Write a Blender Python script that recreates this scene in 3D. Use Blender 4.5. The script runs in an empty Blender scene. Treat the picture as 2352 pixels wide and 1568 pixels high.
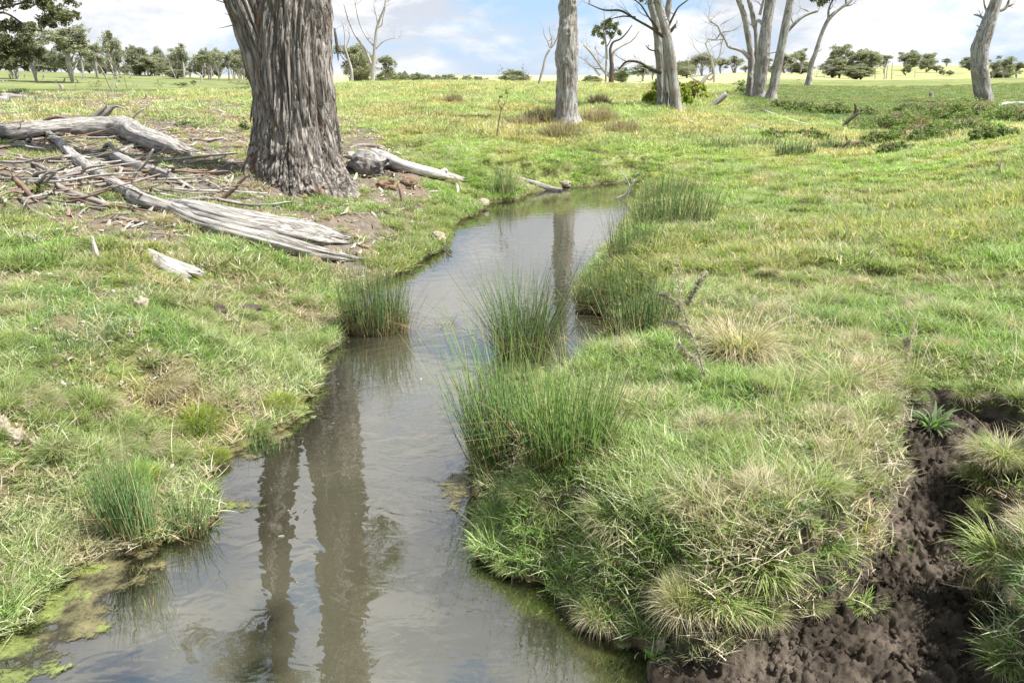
import bpy, math, random
import numpy as np
from mathutils import Vector

# ------------------------------------------------------------------ camera, sky, sun
SC = bpy.context.scene
COL = SC.collection
CAMZ = 2.2
PITCH = math.radians(18.5)
FPX = 28.0 / 36.0 * 2352.0
cam_d = bpy.data.cameras.new('camera')
cam_d.lens = 28.0
cam_d.sensor_width = 36.0
cam_d.clip_start = 0.05
cam_d.clip_end = 8000.0
cam = bpy.data.objects.new('camera', cam_d)
COL.objects.link(cam)
cam.location = (0, 0, CAMZ)
cam.rotation_euler = (math.radians(90) - PITCH, 0, 0)
SC.camera = cam

SUN_AZ = math.radians(100)     # clockwise from +Y
SUN_EL = math.radians(58)
world = bpy.data.worlds.new("World")
SC.world = world
world.use_nodes = True
SC.view_settings.view_transform = 'Standard'
SC.view_settings.look = 'None'
SC.view_settings.gamma = 1.0
SC.view_settings.use_curve_mapping = False
SC.view_settings.exposure = 1.34
SC.render.engine = 'CYCLES'
SC.cycles.max_bounces = 6; SC.cycles.diffuse_bounces = 3; SC.cycles.glossy_bounces = 2; SC.cycles.transmission_bounces = 3; SC.cycles.transparent_max_bounces = 6
sun_d = bpy.data.lights.new('sun', 'SUN')
sun_d.energy = 4.6
sun_d.angle = math.radians(0.5)
sun_d.color = (1.0, 0.965, 0.91)
sun = bpy.data.objects.new('sun', sun_d)
COL.objects.link(sun)
sdir = Vector((math.cos(SUN_EL) * math.sin(SUN_AZ), math.cos(SUN_EL) * math.cos(SUN_AZ), math.sin(SUN_EL)))
sun.rotation_euler = sdir.to_track_quat('Z', 'Y').to_euler()

class NT:
    """tiny node helper"""
    def __init__(s, tree):
        s.t = tree; s.n = tree.nodes; s.l = tree.links
    def add(s, typ, **kw):
        n = s.n.new(typ)
        for k, v in kw.items():
            if k == 'inp':
                for kk, vv in v.items():
                    sock = n.inputs[kk]
                    if isinstance(vv, bpy.types.NodeSocket): s.l.new(vv, sock)
                    else: sock.default_value = vv
            else: setattr(n, k, v)
        return n
    def math(s, op, a, b=0.0, c=0.0, clamp=False):
        n = s.add('ShaderNodeMath', operation=op, use_clamp=clamp, inp={0: a, 1: b, 2: c})
        return n.outputs[0]
    def mix(s, f, a, b, mode='MIX'):
        n = s.n.new('ShaderNodeMix'); n.data_type = 'RGBA'; n.blend_type = mode
        for k, v in ((0, f), (6, a), (7, b)):
            if isinstance(v, bpy.types.NodeSocket): s.l.new(v, n.inputs[k])
            else: n.inputs[k].default_value = v if k == 0 else (tuple(v) + (1,) if len(v) == 3 else v)
        return n.outputs[2]
    def noise(s, vec, scale, detail=4, rough=.55, dist=0.0, out=0):
        n = s.add('ShaderNodeTexNoise', inp={'Scale': scale, 'Detail': detail, 'Roughness': rough, 'Distortion': dist})
        if vec is not None: s.l.new(vec, n.inputs['Vector'])
        return n.outputs[out]
    def vmul(s, v, k):
        n = s.add('ShaderNodeVectorMath', operation='MULTIPLY', inp={0: v, 1: k}); return n.outputs[0]
    def ramp(s, f, stops):
        n = s.n.new('ShaderNodeValToRGB'); s.l.new(f, n.inputs[0])
        e = n.color_ramp.elements
        while len(e) < len(stops): e.new(.5)
        for el, (p, c) in zip(e, stops):
            el.position = p
            el.color = (c, c, c, 1) if not hasattr(c, '__len__') else tuple(c) + (1,)
        return n.outputs[0]
    def mr(s, f, a, b, c=0., d=1.):
        n = s.add('ShaderNodeMapRange', inp={0: f, 1: a, 2: b, 3: c, 4: d}); return n.outputs[0]

def build_world():
    w = NT(world.node_tree); w.n.clear()
    out = w.add('ShaderNodeOutputWorld'); bg = w.add('ShaderNodeBackground')
    bg.inputs[1].default_value = 0.1
    w.l.new(bg.outputs[0], out.inputs[0])
    sky = w.add('ShaderNodeTexSky', sky_type='NISHITA', sun_disc=False, sun_elevation=SUN_EL, sun_rotation=SUN_AZ)
    sky.air_density = 1.0; sky.dust_density = 0.8; sky.ozone_density = 1.5
    tc = w.add('ShaderNodeTexCoord').outputs['Generated']
    sep = w.add('ShaderNodeSeparateXYZ'); w.l.new(tc, sep.inputs[0])
    com = w.vmul(tc, (4.2, 4.2, 10.5))
    n1 = w.noise(com, 1.0, 9, .55, .15)
    n2 = w.noise(w.vmul(tc, (5.5, 5.5, 17.0)), 1.0, 8, .6, .2)
    cover = w.mr(n1, 0.41, 0.52)
    shade = w.mr(n2, 0.41, 0.57)
    # cloud colours (radiance /0.1): pale grey-blue undersides to bright sunlit tops
    cl = w.mix(shade, (2.9, 3.1, 3.45), (4.8, 4.8, 4.8))
    blue = w.mix(0.8, sky.outputs[0], (1.6, 2.5, 3.9))
    hz = w.mr(sep.outputs[2], 0.0, 0.07, .35, 0.)
    c = w.mix(cover, blue, cl)
    c = w.mix(hz, c, (3.7, 3.9, 4.1))
    w.l.new(c, bg.inputs[0])
build_world()

# ------------------------------------------------------------------ numpy noise
def _hash(ix, iy, iz, seed):
    h = (ix.astype(np.int64) * 374761393 + iy.astype(np.int64) * 668265263 + iz.astype(np.int64) * 2147483647 + seed * 974634777) & 0xFFFFFFFF
    h = ((h ^ (h >> 13)) * 1274126177) & 0xFFFFFFFF
    h = ((h ^ (h >> 16)) * 2246822519) & 0xFFFFFFFF
    return ((h ^ (h >> 15)) & 0xFFFF) / 32767.5 - 1.0
def vnoise(x, y, z=0.0, seed=0):
    x, y, z = np.broadcast_arrays(np.asarray(x, float), np.asarray(y, float), np.asarray(z, float))
    ix, iy, iz = np.floor(x), np.floor(y), np.floor(z)
    fx, fy, fz = x - ix, y - iy, z - iz
    sx, sy, sz = fx * fx * (3 - 2 * fx), fy * fy * (3 - 2 * fy), fz * fz * (3 - 2 * fz)
    ix, iy, iz = ix.astype(np.int64), iy.astype(np.int64), iz.astype(np.int64)
    r = 0
    for dx in (0, 1):
        for dy in (0, 1):
            for dz in (0, 1):
                w = (sx if dx else 1 - sx) * (sy if dy else 1 - sy) * (sz if dz else 1 - sz)
                r = r + w * _hash(ix + dx, iy + dy, iz + dz, seed)
    return r
def fbm(x, y, z=0.0, seed=0, oct=4, gain=.5):
    r, a = 0, 1.0
    for i in range(oct):
        k = 2.03 ** i
        r = r + a * vnoise(np.asarray(x) * k + i * 17.3, np.asarray(y) * k - i * 9.1, np.asarray(z) * k, seed + i)
        a *= gain
    return r
def smooth(t):
    t = np.clip(t, 0, 1); return t * t * (3 - 2 * t)

# ------------------------------------------------------------------ picture <-> place
CT, ST = math.cos(PITCH), math.sin(PITCH)
def ray(u, v):
    a = (u - 1176.0) / FPX; b = -(v - 784.0) / FPX
    return a, CT + b * ST, -ST + b * CT          # x, y, z per unit depth
def PX(u, v, y):
    dx, dy, dz = ray(u, v); k = y / dy
    return Vector((dx * k, y, CAMZ + dz * k))
def PZ(u, v, z=0.0):
    dx, dy, dz = ray(u, v); k = (z - CAMZ) / dz
    return (dx * k, dy * k)
def mpp(p):
    """metres per picture pixel at a point"""
    return (p[1] * CT + (CAMZ - p[2]) * ST) / FPX

# ------------------------------------------------------------------ terrain
PHI = np.array([-180, -60, -40, -32, -24, -16, -8, 0, 8, 16, 24, 32, 40, 60, 180.])
RR = np.array([.5, 3, 5, 8, 11, 14, 18, 22, 27, 33, 45, 60, 80, 110, 160, 250, 400, 800, 3000.])
TAB = np.array([
 [.3, .4, .5, .8, .9, 1.0, 1.2, 1.4, 1.5, 1.5, 1.5, 1.5, 1.6, 1.8, 2.0, 1.0, 0.0, 0.0, 0],
 [.3, .4, .5, .8, .9, 1.0, 1.2, 1.4, 1.5, 1.6, 1.5, 1.5, 1.8, 2.4, 2.6, 1.0, 0.0, 0.0, 0],
 [.3, .38, .5, .75, .95, 1.1, 1.25, 1.4, 1.5, 1.6, 1.3, 1.3, 1.9, 2.7, 2.8, 1.0, -3., -3., 0],
 [.3, .35, .47, .72, .95, 1.1, 1.25, 1.38, 1.5, 1.55, 1.2, 1.2, 1.8, 2.55, 2.6, 1.0, -3., -3., 0],
 [.3, .33, .45, .66, .85, 1.0, 1.15, 1.3, 1.42, 1.5, 1.2, 1.2, 1.6, 2.0, 1.9, 1.0, -3., -3., 0],
 [.3, .32, .42, .52, .62, .8, 1.0, 1.2, 1.4, 1.5, 1.62, 1.3, 1.2, 1.35, 1.2, 0.5, -3., -3., 0],
 [.3, .30, .38, .42, .45, .6, .85, 1.1, 1.38, 1.6, 1.86, 1.7, 1.0, 0.5, 0.5, 0.5, -2., -3., 0],
 [.3, .32, .38, .40, .40, .45, .65, 0.95, 1.3, 1.58, 1.88, 1.75, 1.2, 0.8, 0.8, 0.8, 0.0, -3., 0],
 [.3, .40, .45, .42, .42, .42, .50, .90, 1.2, 1.42, 1.72, 1.72, 1.6, 1.5, 1.4, 1.0, 1.0, 0.0, 0],
 [.3, .48, .50, .48, .48, .48, .50, .65, 1.02, 1.3, 1.5, 1.75, 2.0, 2.35, 2.2, 2.0, 2.0, 0.0, 0],
 [.3, .52, .55, .58, .60, .60, .56, .52, .70, 1.0, 1.36, 1.62, 1.85, 1.3, 2.0, 3.8, 5.8, 4.0, 0],
 [.3, .52, .58, .68, .85, .98, 1.06, .92, .88, 1.1, 1.45, 1.82, 2.0, 1.5, 1.7, 3.3, 5.2, 4.0, 0],
 [.3, .50, .60, .72, .95, 1.1, 1.2, 1.1, 1.0, 1.2, 1.5, 1.9, 2.1, 1.6, 1.7, 3.0, 4.5, 4.0, 0],
 [.3, .50, .60, .72, .95, 1.1, 1.2, 1.2, 1.2, 1.3, 1.5, 1.9, 2.1, 1.8, 1.7, 2.5, 3.0, 2.0, 0],
 [.3, .4, .5, .8, .9, 1.0, 1.2, 1.4, 1.5, 1.5, 1.5, 1.5, 1.6, 1.8, 2.0, 1.0, 0.0, 0.0, 0]])
def _cr_resample(tab, xs, xq):
    """catmull-rom-ish (monotone slopes) resample of rows tab[i] given at xs"""
    d = np.diff(xs)[:, None]; s = np.diff(tab, axis=0) / d
    m = np.zeros_like(tab); m[1:-1] = (s[:-1] * d[1:] + s[1:] * d[:-1]) / (d[1:] + d[:-1]); m[0] = s[0]; m[-1] = s[-1]
    i = np.clip(np.searchsorted(xs, xq) - 1, 0, len(xs) - 2)
    h = (xs[i + 1] - xs[i])[:, None]; t = ((xq - xs[i])[:, None]) / h
    return ((2*t**3 - 3*t**2 + 1) * tab[i] + (t**3 - 2*t**2 + t) * h * m[i] + (-2*t**3 + 3*t**2) * tab[i + 1] + (t**3 - t**2) * h * m[i + 1])
PQ = np.concatenate([np.linspace(-180, -60, 25)[:-1], np.linspace(-60, 60, 241), np.linspace(60, 180, 25)[1:]])
LQ = np.linspace(math.log(.5), math.log(3000), 400)
T2 = _cr_resample(TAB, PHI, PQ)
T2 = _cr_resample(T2.T, np.log(RR), LQ).T
def base_h(x, y):
    r = np.maximum(np.hypot(x, y), .5); p = np.degrees(np.arctan2(x, y))
    fi = np.clip(np.interp(p, PQ, np.arange(len(PQ))), 0, len(PQ) - 1.001)
    fj = np.clip((np.log(r) - LQ[0]) / (LQ[1] - LQ[0]), 0, len(LQ) - 1.001)
    i, j = fi.astype(int), fj.astype(int); a, b = fi - i, fj - j
    return (T2[i, j] * (1 - a) + T2[i + 1, j] * a) * (1 - b) + (T2[i, j + 1] * (1 - a) + T2[i + 1, j + 1] * a) * b
def sdf(px, py, poly):
    """signed distance, negative inside"""
    P = np.asarray(poly, float); A = P; B = np.roll(P, -1, 0)
    shp = np.shape(px); X = np.ravel(px).astype(float); Y = np.ravel(py).astype(float)
    lo, hi = P.min(0) - 3.0, P.max(0) + 3.0
    D = np.full(X.shape, 3.0)
    m = (X > lo[0]) & (X < hi[0]) & (Y > lo[1]) & (Y < hi[1])
    x, y = X[m], Y[m]
    if len(x):
        d2 = np.full(x.shape, 1e9); ins = np.zeros(x.shape, bool)
        for (ax, ay), (bx, by) in zip(A, B):
            ex, ey = bx - ax, by - ay; L = ex * ex + ey * ey + 1e-12
            t = np.clip(((x - ax) * ex + (y - ay) * ey) / L, 0, 1)
            d2 = np.minimum(d2, (x - ax - t * ex) ** 2 + (y - ay - t * ey) ** 2)
            if abs(ey) > 1e-12:
                c = ((ay > y) != (by > y)) & (x < (bx - ax) * (y - ay) / ey + ax)
                ins ^= c
        d = np.sqrt(d2); D[m] = np.where(ins, -d, d)
    return D.reshape(shp)
def poly_px(pts, z=0.0):
    return [PZ(u, v, z) for u, v in pts]
SHORE = [(-2.9, 2.2), (-2.6, 2.75)] + poly_px([(0, 1478), (60, 1440), (125, 1340), (190, 1285), (300, 1262), (385, 1242), (452, 1222), (484, 1180), (474, 1090),
    (520, 1045), (610, 1008), (668, 958), (735, 885), (718, 838), (775, 790), (800, 740), (790, 690), (850, 655), (905, 632), (960, 602), (1012, 572), (1014, 545),
    (1042, 515), (1098, 490), (1120, 468), (1190, 456), (1240, 438), (1300, 431), (1390, 423), (1455, 416), (1475, 425), (1478, 455), (1455, 500), (1425, 560),
    (1370, 620), (1335, 670), (1350, 705), (1420, 740), (1425, 790), (1375, 860), (1290, 925), (1190, 985), (1120, 1040), (1097, 1090), (1110, 1150),
    (1098, 1230), (1110, 1290), (1180, 1325), (1245, 1335), (1300, 1400), (1345, 1448), (1430, 1472), (1490, 1500), (1488, 1568)]) + [(.42, 1.9), (.5, .9), (-1.5, .8), (-2.9, 1.2)]
MUD = poly_px([(1470, 1600), (1500, 1500), (1600, 1490), (1720, 1478), (1790, 1440), (1900, 1420), (1985, 1385), (2030, 1290), (2065, 1180), (2085, 1080), (2100, 1085),
    (2150, 1062), (2225, 1078), (2278, 1125), (2262, 1180), (2262, 1290), (2235, 1380), (2268, 1470), (2310, 1600)], .13) + [(2.0, 1.6), (.4, 1.4)]
LITTER = poly_px([(-200, 300), (-100, 250), (0, 275), (250, 262), (420, 275), (560, 285), (800, 300), (900, 335), (1010, 400), (1000, 440), (880, 470), (870, 520), (930, 560), (870, 590), (760, 520), (600, 478), (430, 470),
    (420, 500), (520, 545), (350, 560), (180, 560), (0, 540), (-200, 520)], .75)
ALG = [poly_px(p) for p in (
    [(-60, 1475), (60, 1430), (130, 1330), (190, 1280), (300, 1255), (380, 1240), (350, 1290), (335, 1345), (270, 1400), (240, 1450), (170, 1500), (110, 1560), (-60, 1640)],
    [(455, 1060), (520, 1030), (620, 1000), (690, 935), (735, 885), (730, 905), (700, 950), (650, 1020), (560, 1060), (480, 1085)],
    [(485, 1130), (560, 1140), (600, 1165), (560, 1180), (490, 1180)],
    [(1015, 1090), (1100, 1075), (1120, 1180), (1060, 1170), (1020, 1145)],
    [(1190, 1320), (1260, 1325), (1320, 1400), (1360, 1445), (1480, 1470), (1420, 1490), (1330, 1450), (1270, 1400)],
    [(1140, 860), (1230, 850), (1300, 850), (1260, 890), (1180, 890)])]
WEED = [poly_px(p) for p in ([(520, 1440), (600, 1375), (680, 1390), (700, 1480), (690, 1600), (600, 1700), (480, 1600)],
    [(150, 1520), (260, 1490), (350, 1500), (380, 1600), (300, 1700), (120, 1640)])]

def masks(x, y):
    n = .06 * fbm(x * 3.1, y * 3.1, seed=5, oct=4, gain=.6)
    s = sdf(x, y, SHORE) + n * 0.9
    m = sdf(x, y, MUD) + n * 1.2
    return s, m
def ground_z(x, y, s=None, m=None, bumps=True):
    x = np.asarray(x, float); y = np.asarray(y, float)
    if s is None: s, m = masks(x, y)
    b = base_h(x, y)
    if bumps:
        r = np.hypot(x, y); near = smooth((60 - r) / 30)
        b = b + near * (.06 * fbm(x * .8, y * .8, seed=11, oct=3) + .034 * fbm(x * 4.2, y * 4.2, seed=12, oct=3)) * smooth(s / .6)
        b = b + (1 - near) * .25 * fbm(x * .02, y * .02, seed=15, oct=3) * smooth((400 - r) / 200)
    w = np.where((x > 0) & (y < 6.5), .32, np.where(x > -.2, .7, 1.25))
    w = w + .15 * vnoise(x * 1.3, y * 1.3, seed=21)
    land = b * (.12 + .88 * smooth(s / w)) * smooth(s / .03 * .5 + .35)
    hx, hy = PZ(838, 418, .5)
    hp = np.hypot((x - hx) / .55, (y - hy - .1) / .30); land = land - .34 * smooth((1 - hp) / .45)
    # eroded mud channel
    floor = .09 + .05 * fbm(x * 2.1, y * 2.1, seed=31, oct=3) + .30 * smooth((y - 3.1) / 1.1)
    land = np.where(m < .14, floor + (land - floor) * smooth(m / .14), land)
    dep = .42 * smooth(-s / .9) + .03
    sh = np.full(np.shape(x), 9.0)
    for p in ALG: sh = np.minimum(sh, sdf(x, y, p))
    bed = -dep
    k = smooth((.10 - sh) / .14)
    bed = bed * (1 - k) + k * (-.022 + .010 * fbm(x * 7, y * 7, seed=41, oct=4))
    wd = np.full(np.shape(x), 9.0)
    for p in WEED: wd = np.minimum(wd, sdf(x, y, p) + .06 * fbm(x * 6, y * 6, seed=43, oct=3))
    k = smooth((.10 - wd) / .3)
    bed = bed * (1 - k) + k * np.minimum(-.018 + .016 * fbm(x * 9, y * 9, seed=42, oct=3), -.004)
    z = np.where(s > 0, land, bed)
    return np.where(s > 0, np.maximum(z, .004), z)
def gz(x, y):
    return float(ground_z(np.array([x]), np.array([y]))[0])
def G(u, v, ymin=1.5, ymax=900):
    """first point of the ground along a picture ray"""
    dx, dy, dz = ray(u, v)
    t = np.exp(np.linspace(math.log(ymin), math.log(ymax), 1500))
    k = t / dy; X = dx * k; Z = CAMZ + dz * k
    g = base_h(X, t); idx = np.where(Z < g + .3)[0]
    i0 = max((idx[0] if len(idx) else 1499) - 3, 0); i1 = min(i0 + 260, 1500)
    g = ground_z(X[i0:i1], t[i0:i1]); h = np.where(Z[i0:i1] < np.maximum(g, 0))[0]
    if not len(h):
        j = 1499 if not len(idx) else i1 - 1
    else: j = i0 + h[0]
    return Vector((X[j], t[j], float(max(ground_z(X[j:j+1], t[j:j+1])[0], 0))))

# ------------------------------------------------------------------ mesh + object helpers
def mk_mesh(name, V, quads=None, tris=None, mat=None, smooth_sh=True, **attrs):
    V = np.asarray(V, np.float32); me = bpy.data.meshes.new(name)
    nq = 0 if quads is None else len(quads); nt = 0 if tris is None else len(tris)
    me.vertices.add(len(V)); me.vertices.foreach_set('co', V.ravel())
    li = []
    if nq: li.append(np.asarray(quads, np.int32).ravel())
    if nt: li.append(np.asarray(tris, np.int32).ravel())
    li = np.concatenate(li)
    me.loops.add(len(li)); me.loops.foreach_set('vertex_index', li)
    me.polygons.add(nq + nt)
    st = np.concatenate([np.arange(nq) * 4, nq * 4 + np.arange(nt) * 3]).astype(np.int32)
    me.polygons.foreach_set('loop_start', st)
    me.polygons.foreach_set('use_smooth', np.full(nq + nt, smooth_sh))
    for k, a in attrs.items():
        a = np.asarray(a, np.float32)
        if a.ndim == 1:
            at = me.attributes.new(k, 'FLOAT', 'POINT'); at.data.foreach_set('value', a)
        elif k == 'tc':
            at = me.attributes.new(k, 'FLOAT_VECTOR', 'POINT'); at.data.foreach_set('vector', a.ravel())
        else:
            if a.shape[1] == 3: a = np.concatenate([a, np.ones((len(a), 1), np.float32)], 1)
            at = me.attributes.new(k, 'FLOAT_COLOR', 'POINT'); at.data.foreach_set('color', a.ravel())
    me.update(); me.validate()
    if mat: me.materials.append(mat)
    return me
def link(name, data, parent=None, loc=(0, 0, 0), rot=(0, 0, 0), scale=(1, 1, 1)):
    o = bpy.data.objects.new(name, data); COL.objects.link(o)
    o.location = loc; o.rotation_euler = rot; o.scale = scale
    if parent: o.parent = parent
    return o
def tag(o, label=None, cat=None, group=None, kind=None):
    if label: o['label'] = label
    if cat: o['category'] = cat
    if group: o['group'] = group
    if kind: o['kind'] = kind
    return o
def thing(name, label, cat, loc=(0, 0, 0), rz=0, group=None, s=1.0):
    o = link(name, None, None, loc, (0, 0, rz), (s, s, s)); o.empty_display_size = .1
    return tag(o, label, cat, group)
def dup(root, loc, rz, s, label, group=None, cat=None):
    r = root.copy(); COL.objects.link(r)
    r.location = loc; r.rotation_euler = (0, 0, rz); r.scale = s if hasattr(s, '__len__') else (s, s, s)
    if label: r['label'] = label
    if cat: r['category'] = cat
    if group: r['group'] = group
    elif 'group' in r.keys(): del r['group']
    for ch in list(root.children):
        c = ch.copy(); COL.objects.link(c); c.parent = r
        for gch in ch.children:
            d = gch.copy(); COL.objects.link(d); d.parent = c
    return r

class Acc:
    """collects pieces of geometry into one mesh"""
    def __init__(s): s.V = []; s.Q = []; s.T = []; s.tc = []; s.c = []; s.n = 0
    def add(s, V, Q=None, T=None, tc=None, c=None):
        if Q is not None and len(Q): s.Q.append(np.asarray(Q) + s.n)
        if T is not None and len(T): s.T.append(np.asarray(T) + s.n)
        s.V.append(V); s.n += len(V)
        s.tc.append(tc if tc is not None else V); s.c.append(c if c is not None else np.ones((len(V), 3)))
    def mesh(s, name, mat, sm=True):
        return mk_mesh(name, np.concatenate(s.V), np.concatenate(s.Q) if s.Q else None, np.concatenate(s.T) if s.T else None, mat, sm,
                       tc=np.concatenate(s.tc), col=np.concatenate(s.c))

def spline(P, n):
    """catmull-rom through rows of P (any columns), n samples"""
    P = np.asarray(P, float)
    if len(P) == 2: t = np.linspace(0, 1, n)[:, None]; return P[0] * (1 - t) + P[1] * t
    d = np.r_[0, np.cumsum(np.linalg.norm(np.diff(P[:, :3], axis=0), axis=1) + 1e-6)]
    return _cr_resample(P, d, np.linspace(0, d[-1], n))
def tube(P, K=10, n=None, disp=None, flat=1.0, cap=(True, True), rag=(0, 0), seed=0, flatdir=None):
    """P rows x,y,z,r. disp(s, ang, rad) adds to the radius. returns V,Q,T,tc"""
    P = np.asarray(P, float)
    L = np.linalg.norm(np.diff(P[:, :3], axis=0), axis=1).sum()
    if n is None: n = max(3, int(L / .1))
    S = spline(P, n); C = S[:, :3]; R = np.maximum(S[:, 3], .0005)
    tg = np.gradient(C, axis=0); tg /= np.linalg.norm(tg, axis=1)[:, None] + 1e-9
    a = np.array([0, 0, 1.]) if abs(tg[0][2]) < .9 else np.array([0, 1., 0])
    if flatdir is not None: a = np.asarray(flatdir, float)
    N = np.zeros_like(C); v = a - tg[0] * a.dot(tg[0]); v /= np.linalg.norm(v); N[0] = v
    for i in range(1, n):
        v = N[i - 1] - tg[i] * N[i - 1].dot(tg[i]); N[i] = v / (np.linalg.norm(v) + 1e-9)
    B = np.cross(tg, N)
    s = np.r_[0, np.cumsum(np.linalg.norm(np.diff(C, axis=0), axis=1))]
    th = np.linspace(0, 2 * math.pi, K, endpoint=False)
    SS, TH = np.meshgrid(s, th, indexing='ij'); RAD = np.repeat(R[:, None], K, 1)
    if disp is not None: RAD = RAD + disp(SS, TH, RAD)
    RAD = np.maximum(RAD, .0004)
    V = C[:, None, :] + (RAD * np.cos(TH) * flat)[..., None] * N[:, None, :] + (RAD * np.sin(TH))[..., None] * B[:, None, :]
    for e, amp in ((0, rag[0]), (1, rag[1])):
        if amp:
            k = np.clip(1 - (s if e == 0 else s[-1] - s) / (abs(amp) * 2.2), 0, 1) ** 1
            rn = fbm(np.cos(th) * 2.4 + 7 * e, np.sin(th) * 2.4, seed=seed + 50, oct=3, gain=.7)
            V += (tg * (-1 if e == 0 else 1))[:, None, :] * (k[:, None] * rn[None, :] * amp)[..., None]
    tc = np.stack([SS, np.cos(TH) * R[:, None], np.sin(TH) * R[:, None]], -1).reshape(-1, 3)
    i = np.arange(n - 1)[:, None] * K; j = np.arange(K)[None, :]; j2 = (j + 1) % K
    Q = np.stack([i + j, i + j2, i + K + j2, i + K + j], -1).reshape(-1, 4)
    V = V.reshape(-1, 3); T = []
    for e in (0, 1):
        if cap[e]:
            ring = np.arange(K) + (0 if e == 0 else (n - 1) * K)
            c = V[ring].mean(0) + tg[0 if e == 0 else -1] * (.35 if e == 0 else -.35) * R[0 if e == 0 else -1] * (1 if rag[e] else -.3)
            V = np.vstack([V, c]); tc = np.vstack([tc, tc[ring].mean(0)]); ci = len(V) - 1
            r2 = np.roll(ring, -1)
            T.append(np.stack([ring, r2, np.full(K, ci)], -1)[:, ::(-1 if e == 0 else 1)])
    return V, Q, (np.concatenate(T) if T else None), tc

# ------------------------------------------------------------------ materials
MATS = {}
def new_mat(name):
    m = bpy.data.materials.new(name); m.use_nodes = True
    w = NT(m.node_tree); w.n.clear(); MATS[name] = m
    out = w.add('ShaderNodeOutputMaterial')
    return m, w, out
def principled(w, out, col, rough=.8, bump=None, spec=.3, bs=.5, bd=.01):
    p = w.add('ShaderNodeBsdfPrincipled')
    for k, v in (('Base Color', col), ('Roughness', rough), ('Specular IOR Level', spec)):
        if isinstance(v, bpy.types.NodeSocket): w.l.new(v, p.inputs[k])
        else: p.inputs[k].default_value = (tuple(v) + (1,)) if k == 'Base Color' else v
    if bump is not None:
        b = w.add('ShaderNodeBump', inp={'Strength': bs, 'Distance': bd, 'Height': bump}); w.l.new(b.outputs[0], p.inputs['Normal'])
    w.l.new(p.outputs[0], out.inputs[0]); return p
def wood_mat(name, light, mid, dark, along=3., around=28., crack=.5, tint=None, bs=.8, bd=.012, patches=None, cw=.06, mid_p=.45):
    m, w, out = new_mat(name)
    tc = w.add('ShaderNodeAttribute', attribute_name='tc').outputs['Vector']
    st = w.vmul(tc, (along, around, around))
    a = w.noise(st, 1.0, 6, .65, .4); b = w.noise(w.vmul(tc, (along * .5, around * .45, around * .45)), 1.0, 4, .6, 1.2)
    big = w.noise(tc, 2.2, 3, .55)
    c = w.ramp(a, [(.25, dark), (mid_p, mid), (.62, light), (.85, [min(1, x * 1.15) for x in light])])
    if patches: c = w.mix(w.mr(big, .5, .62), c, w.mix(.5, c, patches))
    cr = w.mr(b, .5 - cw, .5); cr2 = w.mr(b, .5, .5 + cw, 1., 0.)
    line = w.math('MULTIPLY', w.math('MINIMUM', cr, cr2), crack)
    c = w.mix(line, c, dark)
    if tint:
        c = w.mix(w.mr(w.noise(w.vmul(tc, (along * .6, around * .25, around * .25)), 1., 3, .5), .58, .68), c, tint)
    h = w.math('SUBTRACT', a, w.math('MULTIPLY', line, .8))
    principled(w, out, c, .85, h, .15, bs, bd); return m
M_BARK = wood_mat('stringybark', (.36, .335, .305), (.235, .208, .182), (.055, .043, .035), 1.9, 26, .7, tint=(.16, .105, .07), bd=.035, bs=1.0, cw=.07, mid_p=.46)
M_GUM = wood_mat('smooth_gum_bark', (.39, .38, .36), (.28, .268, .25), (.085, .075, .068), 2.2, 13, .7, patches=(.17, .125, .085), bd=.02, bs=1., cw=.035, mid_p=.40)
M_LOG = wood_mat('weathered_log', (.41, .39, .365), (.265, .25, .228), (.085, .073, .064), 2.6, 40, .7, bd=.012, cw=.05)
M_LOGW = wood_mat('bleached_log', (.54, .52, .485), (.39, .37, .34), (.11, .095, .085), 2.6, 40, .6, bd=.010, cw=.04)
M_STICK = wood_mat('brown_stick', (.24, .18, .14), (.17, .12, .09), (.07, .05, .035), 3, 40, .3, tint=(.30, .13, .06), bd=.004)
M_STICKG = wood_mat('grey_stick', (.33, .29, .26), (.22, .19, .165), (.08, .065, .055), 3, 40, .4, bd=.004)
M_DARKBARK = wood_mat('dark_rough_bark', (.15, .12, .10), (.09, .07, .055), (.03, .022, .018), 3, 26, .4, bd=.02)
M_DEADTREE = wood_mat('far_dead_wood', (.45, .42, .40), (.33, .30, .28), (.16, .14, .13), 1, 8, .3, bd=.01)

def leaf_mat(name, trans=.42, rough=.55, spec=.25, noise_s=0, inst=False, sat=1.0):
    m, w, out = new_mat(name)
    c = w.add('ShaderNodeAttribute', attribute_name='col').outputs['Color']
    if inst:
        ti = w.add('ShaderNodeAttribute', attribute_name='tint', attribute_type='INSTANCER').outputs['Color']
        c = w.mix(1.0, c, ti, 'MULTIPLY')
    else:
        oi = w.add('ShaderNodeObjectInfo').outputs['Random']
        c = w.mix(1.0, c, w.ramp(oi, [(0, (.88, .9, .85)), (1, (1.12, 1.08, 1.1))]), 'MULTIPLY')
    p = w.add('ShaderNodeBsdfPrincipled', inp={'Roughness': rough, 'Specular IOR Level': spec}); w.l.new(c, p.inputs['Base Color'])
    t = w.add('ShaderNodeBsdfTranslucent'); w.l.new(w.mix(1.0, c, (1.25, 1.35, .75), 'MULTIPLY'), t.inputs[0])
    mx = w.add('ShaderNodeMixShader', inp={0: trans}); w.l.new(p.outputs[0], mx.inputs[1]); w.l.new(t.outputs[0], mx.inputs[2])
    w.l.new(mx.outputs[0], out.inputs[0]); return m
M_BLADE = leaf_mat('grass_blade')
M_BLADEI = leaf_mat('grass_blade_field', inst=True)
M_LEAF = leaf_mat('gum_leaf', trans=.4, rough=.6)
M_REED = leaf_mat('reed_stem', trans=.1, rough=.45, spec=.4)

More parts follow.
